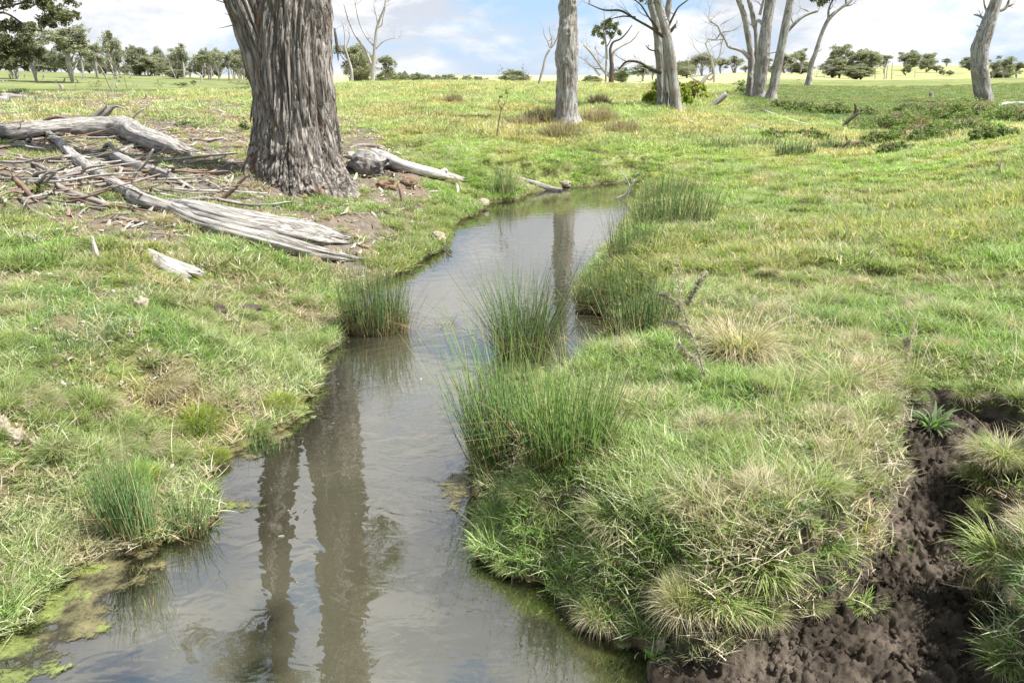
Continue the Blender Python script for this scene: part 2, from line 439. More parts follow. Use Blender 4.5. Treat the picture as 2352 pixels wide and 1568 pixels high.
def ground_mat():
    m, w, out = new_mat('ground_soil_and_turf')
    c = w.add('ShaderNodeAttribute', attribute_name='col').outputs['Color']
    geo = w.add('ShaderNodeNewGeometry').outputs['Position']
    n = w.noise(geo, 14, 6, .65); n2 = w.noise(geo, 1.3, 5, .6); n3 = w.noise(geo, .14, 4, .6)
    c = w.mix(1.0, c, w.ramp(n, [(.3, .55), (.5, 1.), (.72, 1.5)]), 'MULTIPLY')
    c = w.mix(1.0, c, w.ramp(n2, [(.3, (.82, .88, .9)), (.7, (1.2, 1.12, 1.0))]), 'MULTIPLY')
    c = w.mix(1.0, c, w.ramp(n3, [(.3, (.9, .95, .95)), (.7, (1.12, 1.06, 1.0))]), 'MULTIPLY')
    principled(w, out, c, .95, w.math('ADD', n, w.math('MULTIPLY', n2, .5)), .1, .8, .03); return m
def mud_mat():
    m, w, out = new_mat('dark_wet_mud')
    geo = w.add('ShaderNodeNewGeometry').outputs['Position']
    wet = w.add('ShaderNodeAttribute', attribute_name='wet').outputs['Fac']
    n = w.noise(geo, 22, 7, .7); n2 = w.noise(geo, 3.2, 4, .6); n3 = w.noise(geo, 90, 3, .6)
    c = w.ramp(n2, [(.35, (.019, .0140, .0095)), (.5, (.041, .032, .0235)), (.66, (.086, .069, .053))])
    c = w.mix(1.0, c, w.ramp(n, [(.3, .6), (.7, 1.45)]), 'MULTIPLY')
    c = w.mix(w.math('MULTIPLY', wet, .6), c, (.030, .023, .015))
    r = w.mr(w.math('ADD', wet, w.math('MULTIPLY', n2, .5)), .2, 1., .62, .12)
    principled(w, out, c, r, w.math('ADD', n, w.math('MULTIPLY', n3, .35)), w.mr(wet, 0., 1., .12, .6), .7, .012); return m
def water_mat():
    m, w, out = new_mat('murky_creek_water')
    geo = w.add('ShaderNodeNewGeometry').outputs['Position']
    dep = w.add('ShaderNodeAttribute', attribute_name='depth').outputs['Fac']
    op = w.math('SUBTRACT', 1.0, w.math('POWER', 2.718, w.math('MULTIPLY', dep, -3.2)))
    n = w.noise(geo, .8, 3, .5)
    murk = w.mix(n, (.074, .073, .046), (.104, .093, .062))
    dif = w.add('ShaderNodeBsdfDiffuse'); w.l.new(murk, dif.inputs[0])
    tr = w.add('ShaderNodeBsdfTransparent', inp={0: (.95, .93, .80, 1)})
    body = w.add('ShaderNodeMixShader'); w.l.new(op, body.inputs[0]); w.l.new(tr.outputs[0], body.inputs[1]); w.l.new(dif.outputs[0], body.inputs[2])
    r1 = w.noise(w.vmul(geo, (5, 7, 5)), 1.0, 2, .5, .6); r2 = w.noise(w.vmul(geo, (22, 30, 22)), 1.0, 2, .5, .4)
    r3 = w.mr(w.noise(geo, .5, 2, .5), .42, .62)
    h = w.math('ADD', w.math('MULTIPLY', r1, .8), w.math('MULTIPLY', w.math('MULTIPLY', r2, r3), .22))
    bp = w.add('ShaderNodeBump', inp={'Strength': 1.0, 'Distance': .0024, 'Height': h})
    gl = w.add('ShaderNodeBsdfGlossy', inp={'Roughness': .015}); w.l.new(bp.outputs[0], gl.inputs['Normal'])
    fr = w.add('ShaderNodeFresnel', inp={'IOR': 1.95}); w.l.new(bp.outputs[0], fr.inputs['Normal'])
    mx = w.add('ShaderNodeMixShader'); w.l.new(w.math('POWER', fr.outputs[0], .62), mx.inputs[0]); w.l.new(body.outputs[0], mx.inputs[1]); w.l.new(gl.outputs[0], mx.inputs[2])
    w.l.new(mx.outputs[0], out.inputs[0]); return m
def algae_mat():
    m, w, out = new_mat('algae_scum')
    geo = w.add('ShaderNodeNewGeometry').outputs['Position']
    c = w.add('ShaderNodeAttribute', attribute_name='col').outputs['Color']; cv = w.add('ShaderNodeAttribute', attribute_name='cover').outputs['Fac']
    n = w.noise(geo, 60, 5, .7, .8)
    c = w.mix(1.0, c, w.ramp(n, [(.3, .55), (.7, 1.4)]), 'MULTIPLY')
    p = w.add('ShaderNodeBsdfPrincipled', inp={'Roughness': .45, 'Specular IOR Level': .5}); w.l.new(c, p.inputs['Base Color'])
    b = w.add('ShaderNodeBump', inp={'Strength': .6, 'Distance': .006, 'Height': n}); w.l.new(b.outputs[0], p.inputs['Normal'])
    tr = w.add('ShaderNodeBsdfTransparent'); mx = w.add('ShaderNodeMixShader')
    w.l.new(w.mr(w.math('ADD', cv, w.math('MULTIPLY', w.math('SUBTRACT', n, .5), 2.4)), .35, .9), mx.inputs[0])
    w.l.new(tr.outputs[0], mx.inputs[1]); w.l.new(p.outputs[0], mx.inputs[2]); w.l.new(mx.outputs[0], out.inputs[0]); return m
M_ALGAE = algae_mat()
def rock_mat(name, a, b):
    m, w, out = new_mat(name)
    geo = w.add('ShaderNodeTexCoord').outputs['Object']
    n = w.noise(geo, 6, 6, .65); c = w.ramp(n, [(.3, a), (.7, b)])
    principled(w, out, c, .85, n, .2, .8, .01); return m
M_GROUND = ground_mat(); M_MUD = mud_mat(); M_WATER = water_mat()
M_ROCK = rock_mat('tan_rock', (.16, .13, .09), (.42, .37, .29)); M_SOIL = rock_mat('ochre_soil', (.06, .042, .03), (.22, .15, .09))
M_DARKMUD = rock_mat('mud_clod', (.035, .027, .023), (.11, .085, .075))

# ------------------------------------------------------------------ ground sheet
def zone_colour(x, y, z, s, m):
    n = fbm(x * .5, y * .5, seed=71, oct=4); r = np.hypot(x, y); ph = np.degrees(np.arctan2(x, y))
    green = np.array([.105, .135, .040]); yel = np.array([.235, .235, .085]); soil = np.array([.12, .093, .066])
    c = np.ones((len(x), 3)) * green
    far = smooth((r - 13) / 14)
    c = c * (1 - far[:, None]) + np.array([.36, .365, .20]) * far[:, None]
    # cloud shade put into darker, greener colour: right slope, left valley
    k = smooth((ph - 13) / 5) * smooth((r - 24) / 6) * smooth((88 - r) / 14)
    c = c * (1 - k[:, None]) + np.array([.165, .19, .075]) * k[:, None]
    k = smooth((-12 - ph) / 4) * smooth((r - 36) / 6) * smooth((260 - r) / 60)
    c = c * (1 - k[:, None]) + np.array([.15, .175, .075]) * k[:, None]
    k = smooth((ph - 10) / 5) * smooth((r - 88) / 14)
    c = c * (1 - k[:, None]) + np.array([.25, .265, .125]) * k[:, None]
    c *= (1 + .18 * n)[:, None]
    # bare patches near the camera
    k = smooth((fbm(x * 2.3, y * 2.3, seed=72, oct=4) - .1) / .5) * smooth((16 - r) / 6) * .8
    c = c * (1 - k[:, None]) + soil * k[:, None]
    li = sdf(x, y, LITTER) + .25 * fbm(x * 1.7, y * 1.7, seed=73, oct=3)
    k = smooth((.2 - li) / .4)
    c = c * (1 - k[:, None]) + np.array([.125, .106, .09]) * k[:, None]
    k = ((x > 0) & (y < 5.2)) * smooth((.42 - s) / .12) * .9
    c = c * (1 - k[:, None]) + np.array([.075, .060, .042]) * k[:, None]
    k = smooth((.16 - m) / .1)
    c = c * (1 - k[:, None]) + np.array([.07, .057, .048]) * k[:, None]
    k = smooth((.10 - s) / .12)
    c = c * (1 - k[:, None]) + np.array([.085, .070, .045]) * k[:, None]
    # submerged bed and algae
    u = (s <= 0)
    sh = np.full(len(x), 9.0)
    for p in ALG: sh = np.minimum(sh, sdf(x, y, p))
    nn = fbm(x * 7, y * 7, seed=74, oct=5, gain=.65)
    al = np.where((nn > .25)[:, None], np.array([.12, .13, .03]), np.where((nn < -.35)[:, None], np.array([.05, .045, .02]), np.array([.12, .10, .04])))
    k = smooth((.12 - sh) / .1) * u
    c = c * (1 - k[:, None]) + al * k[:, None]
    wd = np.full(len(x), 9.0)
    for p in WEED: wd = np.minimum(wd, sdf(x, y, p))
    k = smooth((.12 - wd) / .2) * u
    c = c * (1 - k[:, None]) + (np.array([.15, .23, .035]) * (1 + .6 * nn)[:, None]) * k[:, None]
    return np.clip(c, .01, .9)
def build_ground():
    fr = np.linspace(-44, 44, 620); sd = np.linspace(44, 316, 70)[1:-1]
    ang = np.radians(np.concatenate([fr, sd])); K = len(ang)
    r = np.concatenate([[.05, .5, 1.0], np.exp(np.linspace(math.log(1.5), math.log(22), 360)), np.exp(np.linspace(math.log(22), math.log(3500), 190))[1:]])
    R_, A_ = np.meshgrid(r, ang, indexing='ij'); x = (R_ * np.sin(A_)).ravel(); y = (R_ * np.cos(A_)).ravel()
    s, m = masks(x, y); z = ground_z(x, y, s, m)
    z = z - .05 * smooth((.02 - m) / .05) * (s > 0)
    i = np.arange(len(r) - 1)[:, None] * K; j = np.arange(K)[None, :]; j2 = (j + 1) % K
    Q = np.stack([i + j, i + K + j, i + K + j2, i + j2], -1).reshape(-1, 4)
    Q = Q[:, ::-1]
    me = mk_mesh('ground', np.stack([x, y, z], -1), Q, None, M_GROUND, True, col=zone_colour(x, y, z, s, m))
    tag(link('ground', me), 'grassy creek banks and rolling pasture under everything', None, None, 'structure')
build_ground()
def build_water():
    xs = np.arange(-4, 4, .035); ys = np.arange(.6, 19.5, .035)
    X, Y = np.meshgrid(xs, ys, indexing='ij'); x, y = X.ravel(), Y.ravel()
    s, m = masks(x, y); g = ground_z(x, y, s, m)
    keep = (g < .03).reshape(X.shape); q = keep[:-1, :-1] | keep[1:, :-1] | keep[1:, 1:] | keep[:-1, 1:]
    n = len(ys); I, J = np.where(q); a = I * n + J
    Q = np.stack([a, a + n, a + n + 1, a + 1], -1)
    used, inv = np.unique(Q, return_inverse=True)
    Q = inv.reshape(Q.shape)
    me = mk_mesh('creek_water', np.stack([x, y, np.zeros_like(x)], -1)[used], Q, None, M_WATER, True, depth=np.maximum(-g, 0)[used])
    tag(link('creek_water', me), 'still murky grey green creek water reflecting the trunks', None, None, 'structure')
build_water()
def build_algae():
    xs = np.arange(-3.2, 1.0, .011); ys = np.arange(1.9, 6.4, .011)
    X, Y = np.meshgrid(xs, ys, indexing='ij'); x, y = X.ravel(), Y.ravel()
    sh = np.full(len(x), 9.0)
    for p in ALG: sh = np.minimum(sh, sdf(x, y, p))
    k = np.where(sh < .16)[0]; keep = np.zeros(len(x), bool)
    s, m = masks(x[k], y[k]); keep[k] = s < .03
    K2 = keep.reshape(X.shape); q = K2[:-1, :-1] & K2[1:, :-1] & K2[1:, 1:] & K2[:-1, 1:]
    n = len(ys); I, J = np.where(q); a = I * n + J
    Q = np.stack([a, a + n, a + n + 1, a + 1], -1); used, inv = np.unique(Q, return_inverse=True); Q = inv.reshape(Q.shape)
    x, y, sh = x[used], y[used], sh[used]
    f = fbm(x * 9, y * 9, seed=45, oct=5, gain=.62); g = fbm(x * 2.5, y * 2.5, seed=46, oct=3)
    z = .004 + .004 * f
    c = np.where((g + .4 * f > .42)[:, None], np.array([.105, .125, .036]), np.array([.095, .085, .040])) * (1 + .35 * f)[:, None]
    c = c * (1 - smooth((-.1 - f) / .4)[:, None] * .55)
    al = smooth((.07 - sh) / .16 + .6 * f - .12)
    me = mk_mesh('algae', np.stack([x, y, z], -1), Q, None, M_ALGAE, True, col=np.clip(c, .01, 1), cover=al)
    tag(link('algae', me), 'olive and yellow green algae scum floating at the water edges', None, None, 'stuff')
build_algae()
def build_mud():
    xs = np.arange(.42, 3.7, .0085); ys = np.arange(1.5, 4.9, .0085)
    X, Y = np.meshgrid(xs, ys, indexing='ij'); x, y = X.ravel(), Y.ravel()
    s, m = masks(x, y)
    z = ground_z(x, y, s, m)
    rough = smooth((.06 - m) / .1)
    n1 = fbm(x * 5, y * 5, seed=81, oct=3); n2 = fbm(x * 17, y * 17, seed=82, oct=4, gain=.6)
    bil = np.abs(fbm(x * 11, y * 11, seed=83, oct=3)); b2 = np.abs(fbm(x * 32, y * 32, seed=84, oct=2))
    b3 = 1 - np.abs(fbm(x * 24, y * 24, seed=86, oct=3, gain=.7)); z = z + rough * (.035 * n1 + .022 * n2 + .036 * (bil - .3) + .016 * b2 + .020 * b3 + .008 * fbm(x * 62, y * 62, seed=88, oct=2, gain=.7)) * smooth(s / .25) - .004
    pud = np.maximum(0, 1 - np.hypot((x - PZ(1585, 1535, .1)[0]) / .13, (y - PZ(1585, 1535, .1)[1]) / .07))
    z = z * (1 - smooth(pud * 2.5)) + .018 * smooth(pud * 2.5)
    keep = ((m < .13) & (s > -.03)).reshape(X.shape); q = keep[:-1, :-1] & keep[1:, :-1] & keep[1:, 1:] & keep[:-1, 1:]
    n = len(ys); I, J = np.where(q); a = I * n + J
    Q = np.stack([a, a + n, a + n + 1, a + 1], -1)
    used, inv = np.unique(Q, return_inverse=True); Q = inv.reshape(Q.shape)
    wet = np.maximum(smooth((.055 - z) / .05), smooth(pud * 3))
    me = mk_mesh('mud', np.stack([x, y, z], -1)[used], Q, None, M_MUD, True, wet=wet[used])
    tag(link('mud', me), 'dark trampled wet mud in the eroded channel at the right bank', None, None, 'structure')
build_mud()

# ------------------------------------------------------------------ grass
RNG = np.random.default_rng(7)
def pick(pal, N, rng):
    c = np.array([p[0] for p in pal], float); w = np.array([p[1] for p in pal], float)
    i = rng.choice(len(pal), N, p=w / w.sum())
    return c[i] * rng.uniform(.62, 1.38, (N, 1))
G_FRESH = [((.22, .31, .085), 4), ((.30, .39, .135), 3), ((.12, .195, .05), 2), ((.44, .41, .26), .9)]
G_MIX = [((.22, .31, .085), 4), ((.31, .385, .145), 3), ((.46, .42, .30), 1.7), ((.11, .165, .05), 1.8)]
G_DRY = [((.50, .44, .31), 4), ((.36, .30, .20), 3), ((.62, .57, .45), 2.4), ((.17, .20, .07), 1.4), ((.20, .16, .11), 1)]
G_BLUE = [((.12, .19, .09), 4), ((.17, .24, .12), 2), ((.34, .32, .2), .6)]
G_YEL = [((.37, .39, .20), 4), ((.48, .475, .28), 3), ((.26, .31, .12), 2), ((.62, .56, .40), 1.8)]
def blades(N, R, h, w, th0, curl, pal, seg=4, rng=RNG, outward=.6, base_dark=.75, zoff=0.0, dome=0.0):
    """ribbons. h, w, th0, curl are (lo, hi)"""
    rad = R * np.sqrt(rng.random(N)); an = rng.uniform(0, 2 * math.pi, N)
    bx, by = rad * np.cos(an), rad * np.sin(an)
    w = (w[0] * 1.35, w[1] * 1.35); H = rng.uniform(*h, N) * (1 - .35 * (rad / max(R, 1e-6)) ** 2); W = rng.uniform(*w, N)
    da = np.where(rng.random(N) < outward, an + rng.normal(0, .5, N), rng.uniform(0, 2 * math.pi, N))
    t0 = rng.uniform(*th0, N) * (.35 + .65 * rad / max(R, 1e-6)); k = rng.uniform(*curl, N)
    dx, dy = np.cos(da), np.sin(da)
    tw = rng.normal(0, .7, N); px, py = -np.sin(da + tw), np.cos(da + tw)
    cx, cy, cz = bx.copy(), by.copy(), np.full(N, zoff) + dome * (1 - (rad / max(R, 1e-6)) ** 2)
    V = np.zeros((N, seg + 1, 2, 3)); C = np.zeros((N, seg + 1, 2, 3)); c0 = pick(pal, N, rng)
    side = rng.normal(0, .25, N)
    for i in range(seg + 1):
        t = i / seg; ww = W * (1 - t ** 1.6 * .93) * .5
        V[:, i, 0] = np.stack([cx - px * ww, cy - py * ww, cz], -1); V[:, i, 1] = np.stack([cx + px * ww, cy + py * ww, cz], -1)
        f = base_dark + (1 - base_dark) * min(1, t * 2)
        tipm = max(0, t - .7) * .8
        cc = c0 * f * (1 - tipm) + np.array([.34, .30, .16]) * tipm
        C[:, i, 0] = cc; C[:, i, 1] = cc
        th = t0 + k * (t + .5 / seg); st = H / seg
        ddx, ddy = dx * np.cos(side * t) - dy * np.sin(side * t), dx * np.sin(side * t) + dy * np.cos(side * t)
        cx = cx + ddx * np.sin(th) * st; cy = cy + ddy * np.sin(th) * st; cz = cz + np.cos(th) * st
    V = V.reshape(-1, 3); C = C.reshape(-1, 3)
    b = np.arange(N)[:, None] * (seg + 1) * 2 + np.arange(seg)[None, :] * 2; b = b.ravel()
    Q = np.stack([b, b + 1, b + 3, b + 2], -1)
    return V, Q, C
def blade_mesh(name, parts, mat):
    a = Acc()
    for V, Q, C in parts: a.add(V, Q, None, None, C)
    return mk_mesh(name, np.concatenate(a.V), np.concatenate(a.Q), None, mat, True, col=np.concatenate(a.c))

protos = {}
def proto_coll(name, meshes):
    c = bpy.data.collections.new(name)
    for i, me in enumerate(meshes):
        o = bpy.data.objects.new('%s_%02d' % (name, i), me); c.objects.link(o)
    protos[name] = c; return c
def gn_scatter(name, coll, pos, rot, scl, idx, tint, label):
    me = bpy.data.meshes.new(name); me.vertices.add(len(pos)); me.vertices.foreach_set('co', np.asarray(pos, np.float32).ravel())
    for k, a, t, f in (('rot', rot, 'FLOAT_VECTOR', 'vector'), ('scl', scl, 'FLOAT_VECTOR', 'vector'), ('tint', tint, 'FLOAT_COLOR', 'color')):
        a = np.asarray(a, np.float32)
        if t == 'FLOAT_COLOR': a = np.concatenate([a, np.ones((len(a), 1), np.float32)], 1)
        me.attributes.new(k, t, 'POINT').data.foreach_set(f, a.ravel())
    me.attributes.new('idx', 'INT', 'POINT').data.foreach_set('value', np.asarray(idx, np.int32))
    me.update()
    o = link(name, me); tag(o, label, None, None, 'stuff')
    ng = bpy.data.node_groups.new(name + '_nodes', 'GeometryNodeTree')
    ng.interface.new_socket('Geometry', in_out='INPUT', socket_type='NodeSocketGeometry')
    ng.interface.new_socket('Geometry', in_out='OUTPUT', socket_type='NodeSocketGeometry')
    N = ng.nodes; L = ng.links
    gi = N.new('NodeGroupInput'); go = N.new('NodeGroupOutput')
    m2p = N.new('GeometryNodeMeshToPoints'); iop = N.new('GeometryNodeInstanceOnPoints')
    ci = N.new('GeometryNodeCollectionInfo'); ci.inputs[0].default_value = coll; ci.inputs['Separate Children'].default_value = True; ci.inputs['Reset Children'].default_value = True
    def attr(nm, ty):
        a = N.new('GeometryNodeInputNamedAttribute'); a.data_type = ty; a.inputs[0].default_value = nm; return a.outputs[0]
    L.new(gi.outputs[0], m2p.inputs[0]); L.new(m2p.outputs[0], iop.inputs['Points']); L.new(ci.outputs[0], iop.inputs['Instance'])
    iop.inputs['Pick Instance'].default_value = True
    L.new(attr('idx', 'INT'), iop.inputs['Instance Index']); L.new(attr('rot', 'FLOAT_VECTOR'), iop.inputs['Rotation']); L.new(attr('scl', 'FLOAT_VECTOR'), iop.inputs['Scale'])
    L.new(iop.outputs[0], go.inputs[0])
    md = o.modifiers.new('scatter', 'NODES'); md.node_group = ng
    return o
# near tufts (5-8 cm), mid patches (20 cm), far patches (45 cm)
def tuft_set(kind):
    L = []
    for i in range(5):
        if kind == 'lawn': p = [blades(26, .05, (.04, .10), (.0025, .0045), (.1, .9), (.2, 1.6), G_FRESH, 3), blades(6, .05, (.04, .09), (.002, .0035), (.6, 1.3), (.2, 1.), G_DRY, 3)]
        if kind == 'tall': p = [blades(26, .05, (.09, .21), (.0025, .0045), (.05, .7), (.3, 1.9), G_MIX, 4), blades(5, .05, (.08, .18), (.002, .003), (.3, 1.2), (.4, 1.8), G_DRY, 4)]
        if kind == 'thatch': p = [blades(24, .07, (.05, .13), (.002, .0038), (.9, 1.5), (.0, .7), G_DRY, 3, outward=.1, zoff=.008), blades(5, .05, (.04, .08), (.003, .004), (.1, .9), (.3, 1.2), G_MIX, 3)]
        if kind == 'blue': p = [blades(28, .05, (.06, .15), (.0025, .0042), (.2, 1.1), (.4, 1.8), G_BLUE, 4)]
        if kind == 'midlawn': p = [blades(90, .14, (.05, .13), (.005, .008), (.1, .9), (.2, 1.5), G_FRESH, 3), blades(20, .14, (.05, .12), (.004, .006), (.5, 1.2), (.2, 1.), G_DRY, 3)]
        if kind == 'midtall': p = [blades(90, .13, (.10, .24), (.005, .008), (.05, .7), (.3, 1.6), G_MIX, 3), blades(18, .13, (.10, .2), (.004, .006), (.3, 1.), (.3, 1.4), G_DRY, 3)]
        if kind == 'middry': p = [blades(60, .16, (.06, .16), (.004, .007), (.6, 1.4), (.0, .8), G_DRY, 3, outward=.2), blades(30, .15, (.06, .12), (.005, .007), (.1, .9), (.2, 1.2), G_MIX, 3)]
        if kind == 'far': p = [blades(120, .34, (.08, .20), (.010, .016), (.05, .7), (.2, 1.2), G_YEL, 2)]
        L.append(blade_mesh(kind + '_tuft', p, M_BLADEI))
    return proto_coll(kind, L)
for k in ('lawn', 'tall', 'thatch', 'blue', 'midlawn', 'midtall', 'middry', 'far'): tuft_set(k)

def scatter_pts(n, r0, r1, power=1.0, amax=37, seed=1):
    rng = np.random.default_rng(seed)
    # uniform in angle, density per area ~ r^-(1+power)
    t = rng.random(n)
    if power == 1.0: r = r0 * (r1 / r0) ** t
    else:
        k = 1 - power; r = (r0 ** k + t * (r1 ** k - r0 ** k)) ** (1 / k)
    a = np.radians(rng.uniform(-amax, amax, n))
    return r * np.sin(a), r * np.cos(a), rng
# lush spots and dry spots shared by all layers
def wet_at(x, y):
    return fbm(x * .9, y * .9, seed=91, oct=3)
def dry_at(x, y):
    return fbm(x * 1.6 + 30, y * 1.6, seed=92, oct=3)
CLEAR = []
def clear_mask(x, y):
    k = np.ones(len(x))
    for x0, y0, x1, y1, r in CLEAR:
        m = (x > min(x0, x1) - r) & (x < max(x0, x1) + r) & (y > min(y0, y1) - r) & (y < max(y0, y1) + r)
        if m.any():
            ex, ey = x1 - x0, y1 - y0; L = ex * ex + ey * ey + 1e-9
            t = np.clip(((x[m] - x0) * ex + (y[m] - y0) * ey) / L, 0, 1)
            k[m] *= (np.hypot(x[m] - x0 - t * ex, y[m] - y0 - t * ey) > r)
    return k
def lay(name, kind, n, r0, r1, power, want, smin, smax, label, seed, amax=37, tintf=None, hs=None):
    x, y, rng = scatter_pts(n, r0, r1, power, amax, seed)
    s, m = masks(x, y)
    li = sdf(x, y, LITTER) + .25 * fbm(x * 1.7, y * 1.7, seed=73, oct=3)
    pr = want(x, y, s, m, li)
    pr = pr * clear_mask(x, y)
    pr = pr * (s > .015) * (m > .03) * (1 - .88 * smooth((.02 - li) / .4))
    k = rng.random(n) < pr
    x, y, s, m, li = x[k], y[k], s[k], m[k], li[k]
    z = ground_z(x, y, s, m) - .004; N = len(x)
    sc = rng.uniform(smin, smax, N); 
    hz = sc * rng.uniform(.75, 1.25, N) * (1 if hs is None else hs(x, y, s))
    tint = np.ones((N, 3)) * rng.uniform(.82, 1.18, (N, 1))
    w = wet_at(x, y)
    tint *= np.where((w > .15)[:, None], np.array([.92, 1.06, .9]), np.where((w < -.4)[:, None], np.array([1.12, 1.02, 1.0]), 1.0))
    if tintf is not None: tint = tint * tintf(x, y, s)
    rot = np.stack([rng.normal(0, .12, N), rng.normal(0, .12, N), rng.uniform(0, 6.283, N)], -1)
    gn_scatter(name, protos[kind], np.stack([x, y, z], -1), rot, np.stack([sc, sc, hz], -1), rng.integers(0, 5, N), tint, label)
    return N

# ------------------------------------------------------------------ logs, sticks
def bark_disp(amp, fr, fz, seed, fine=.3, width=.16):
    def f(S, TH, R):
        a, b = np.cos(TH) * R * fr, np.sin(TH) * R * fr
        wob = .35 * vnoise(a * .4, b * .4, S * fz * 1.4, seed + 3)
        n = vnoise(a + wob, b - wob, S * fz, seed) ; n2 = vnoise(a * 2.1, b * 2.1, S * fz * 2.3, seed + 1)
        plate = fbm(a * .9 + 5, b * .9, S * fz * 3.5, seed + 4, 3)
        return amp * (-np.exp(-(n / width) ** 2) - .55 * np.exp(-(n2 / width) ** 2) + fine * plate + .35 * n)
    return f
def px_path(pts, seat=.35):
    """picture polyline (u, v, width px[, 'a' | dy]) lying on the ground -> x,y,z,r rows"""
    out = []; last = None
    for p in pts:
        u, v, w = p[:3]
        if len(p) > 3:
            dy = 0 if p[3] == 'a' else p[3]; yy = last + dy
        else: yy = G(u, v + w * seat)[1]
        last = yy; q = PX(u, v, yy)
        out.append((q[0], q[1], q[2], w * .5 * mpp(q)))
    for a_, b_ in zip(out[:-1], out[1:]):
        if a_[2] < gz(a_[0], a_[1]) + .35: CLEAR.append((a_[0], a_[1] - .03, b_[0], b_[1] - .03, max(a_[3], b_[3]) * 1.0 + .035))
    return np.array(out)
def make_log(name, label, cat, pts, mat, K=14, amp=.18, rag=(0, 0), seed=0, step=.03, flat=1.0, group=None, branches=(), sub='branch', seat=.35, flatdir=None, fr=14, fz=1.6):
    P = px_path(pts, seat); c = P[:, :3].mean(0)
    Pl = P.copy(); Pl[:, :3] -= c
    L = np.linalg.norm(np.diff(P[:, :3], axis=0), axis=1).sum(); rm = P[:, 3].mean()
    n = int(np.clip(L / step, 6, 260))
    d = bark_disp(rm * amp, fr, fz, seed) if amp else None
    V, Q, T, tc = tube(Pl, K, n, d, flat, rag=rag, seed=seed, flatdir=flatdir)
    if not branches:
        o = link(name, mk_mesh(name, V, Q, T, mat, True, tc=tc), None, c); return tag(o, label, cat, group)
    root = thing(name, label, cat, c, group=group)
    link('trunk' if cat in ('log', 'tree') else 'stem', mk_mesh(name + '_stem', V, Q, T, mat, True, tc=tc), root)
    for i, b in enumerate(branches):
        B = px_path(b, seat); B[:, :3] -= c
        L = np.linalg.norm(np.diff(B[:, :3], axis=0), axis=1).sum()
        V, Q, T, tc = tube(B, max(6, K // 2), int(np.clip(L / step, 5, 120)), bark_disp(B[:, 3].mean() * amp, fr, fz, seed + i) if amp else None, seed=seed + i)
        link(sub, mk_mesh(name + '_' + sub, V, Q, T, mat, True, tc=tc), root)
    return root

# the fallen timber left of the big tree
make_log('fallen_log', 'long bleached fallen log at the back of the timber pile with a hollow broken end', 'log',
    [(-60, 308, 34), (60, 300, 36), (150, 293, 38), (250, 292, 48), (330, 315, 50), (400, 340, 40), (432, 352, 26)], M_LOG, 30, .16, (.1, .16), 3, .03, seat=.5,
    branches=[[(225, 275, 16), (245, 260, 15, 'a'), (262, 245, 8, 'a'), (290, 250, 2, 'a')]], sub='branch_stub')
make_log('upright_snag', 'short upturned dark tipped broken branch rising behind the back log', 'branch', [(205, 286, 14), (222, 266, 13, 'a'), (238, 250, 9, 'a'), (246, 243, 3, 'a')], M_LOG, 10, .2, (0, .05), 5, .02)
make_log('pale_stick', 'thin pale stick poking up in the grass behind the back log', 'stick', [(296, 282, 4), (308, 268, 6, 'a'), (320, 256, 5, 'a'), (334, 249, 3, 'a')], M_LOGW, 8, .1, seed=6, step=.02)
make_log('arched_branch', 'thin arched brown branch lying behind the bleached log', 'branch', [(90, 296, 5), (105, 276, 8, 'a'), (125, 270, 8, 'a'), (170, 274, 7, 'a'), (215, 266, 5, 'a')], M_STICK, 8, .1, seed=7)
make_log('diagonal_log', 'long weathered grey log lying diagonally down to the split log', 'log',
    [(100, 300, 14), (140, 330, 22), (180, 368, 26), (240, 408, 29), (300, 440, 32), (350, 466, 34), (398, 478, 26)], M_LOG, 24, .2, (.08, .2), 11, .025, seat=.5,
    branches=[[(150, 348, 12), (125, 352, 11), (96, 342, 8), (70, 322, 6)], [(300, 432, 8), (308, 405, 8, 'a'), (336, 372, 7, 'a'), (352, 343, 4, 'a')]])
make_log('short_log', 'grey hollow-ended log lying between the back log and the leaf litter', 'log',
    [(262, 356, 24), (300, 375, 26), (350, 392, 22), (400, 410, 18), (440, 432, 9)], M_LOG, 20, .2, (.05, .15), 13, .025, seat=.5,
    branches=[[(268, 352, 9), (255, 335, 11, 'a'), (236, 345, 11), (220, 352, 9)], [(380, 392, 10), (420, 396, 9), (452, 390, 4)]])
make_log('curved_branch', 'long curved grey branch snaking in front of the diagonal log', 'branch',
    [(74, 374, 8), (110, 392, 12), (132, 410, 14), (150, 436, 15), (190, 452, 16), (235, 468, 16), (268, 480, 11)], M_STICKG, 14, .12, seed=15, step=.03, seat=.5)
make_log('red_branch', 'reddish peeling branch with an orange snapped end at the left edge', 'branch',
    [(-20, 398, 9), (20, 404, 11), (50, 425, 11), (72, 450, 11), (86, 462, 9)], M_STICK, 12, .12, seed=16, step=.03, seat=.5)
make_log('forked_branch', 'brown bent branch standing out of the litter with an orange snapped tip', 'branch',
    [(470, 478, 9), (500, 464, 10), (530, 440, 10, 'a'), (552, 418, 8, 'a'), (568, 402, 6, 'a')], M_STICK, 12, .12, seed=17, step=.02)
make_log('trailing_branch', 'long thin brown branch trailing through the bark litter below the trunk', 'branch',
    [(430, 455, 6), (446, 440, 8), (470, 468, 8), (520, 470, 7), (570, 478, 7), (610, 488, 6), (640, 492, 4)], M_STICK, 10, .1, seed=18, step=.03, seat=.5)
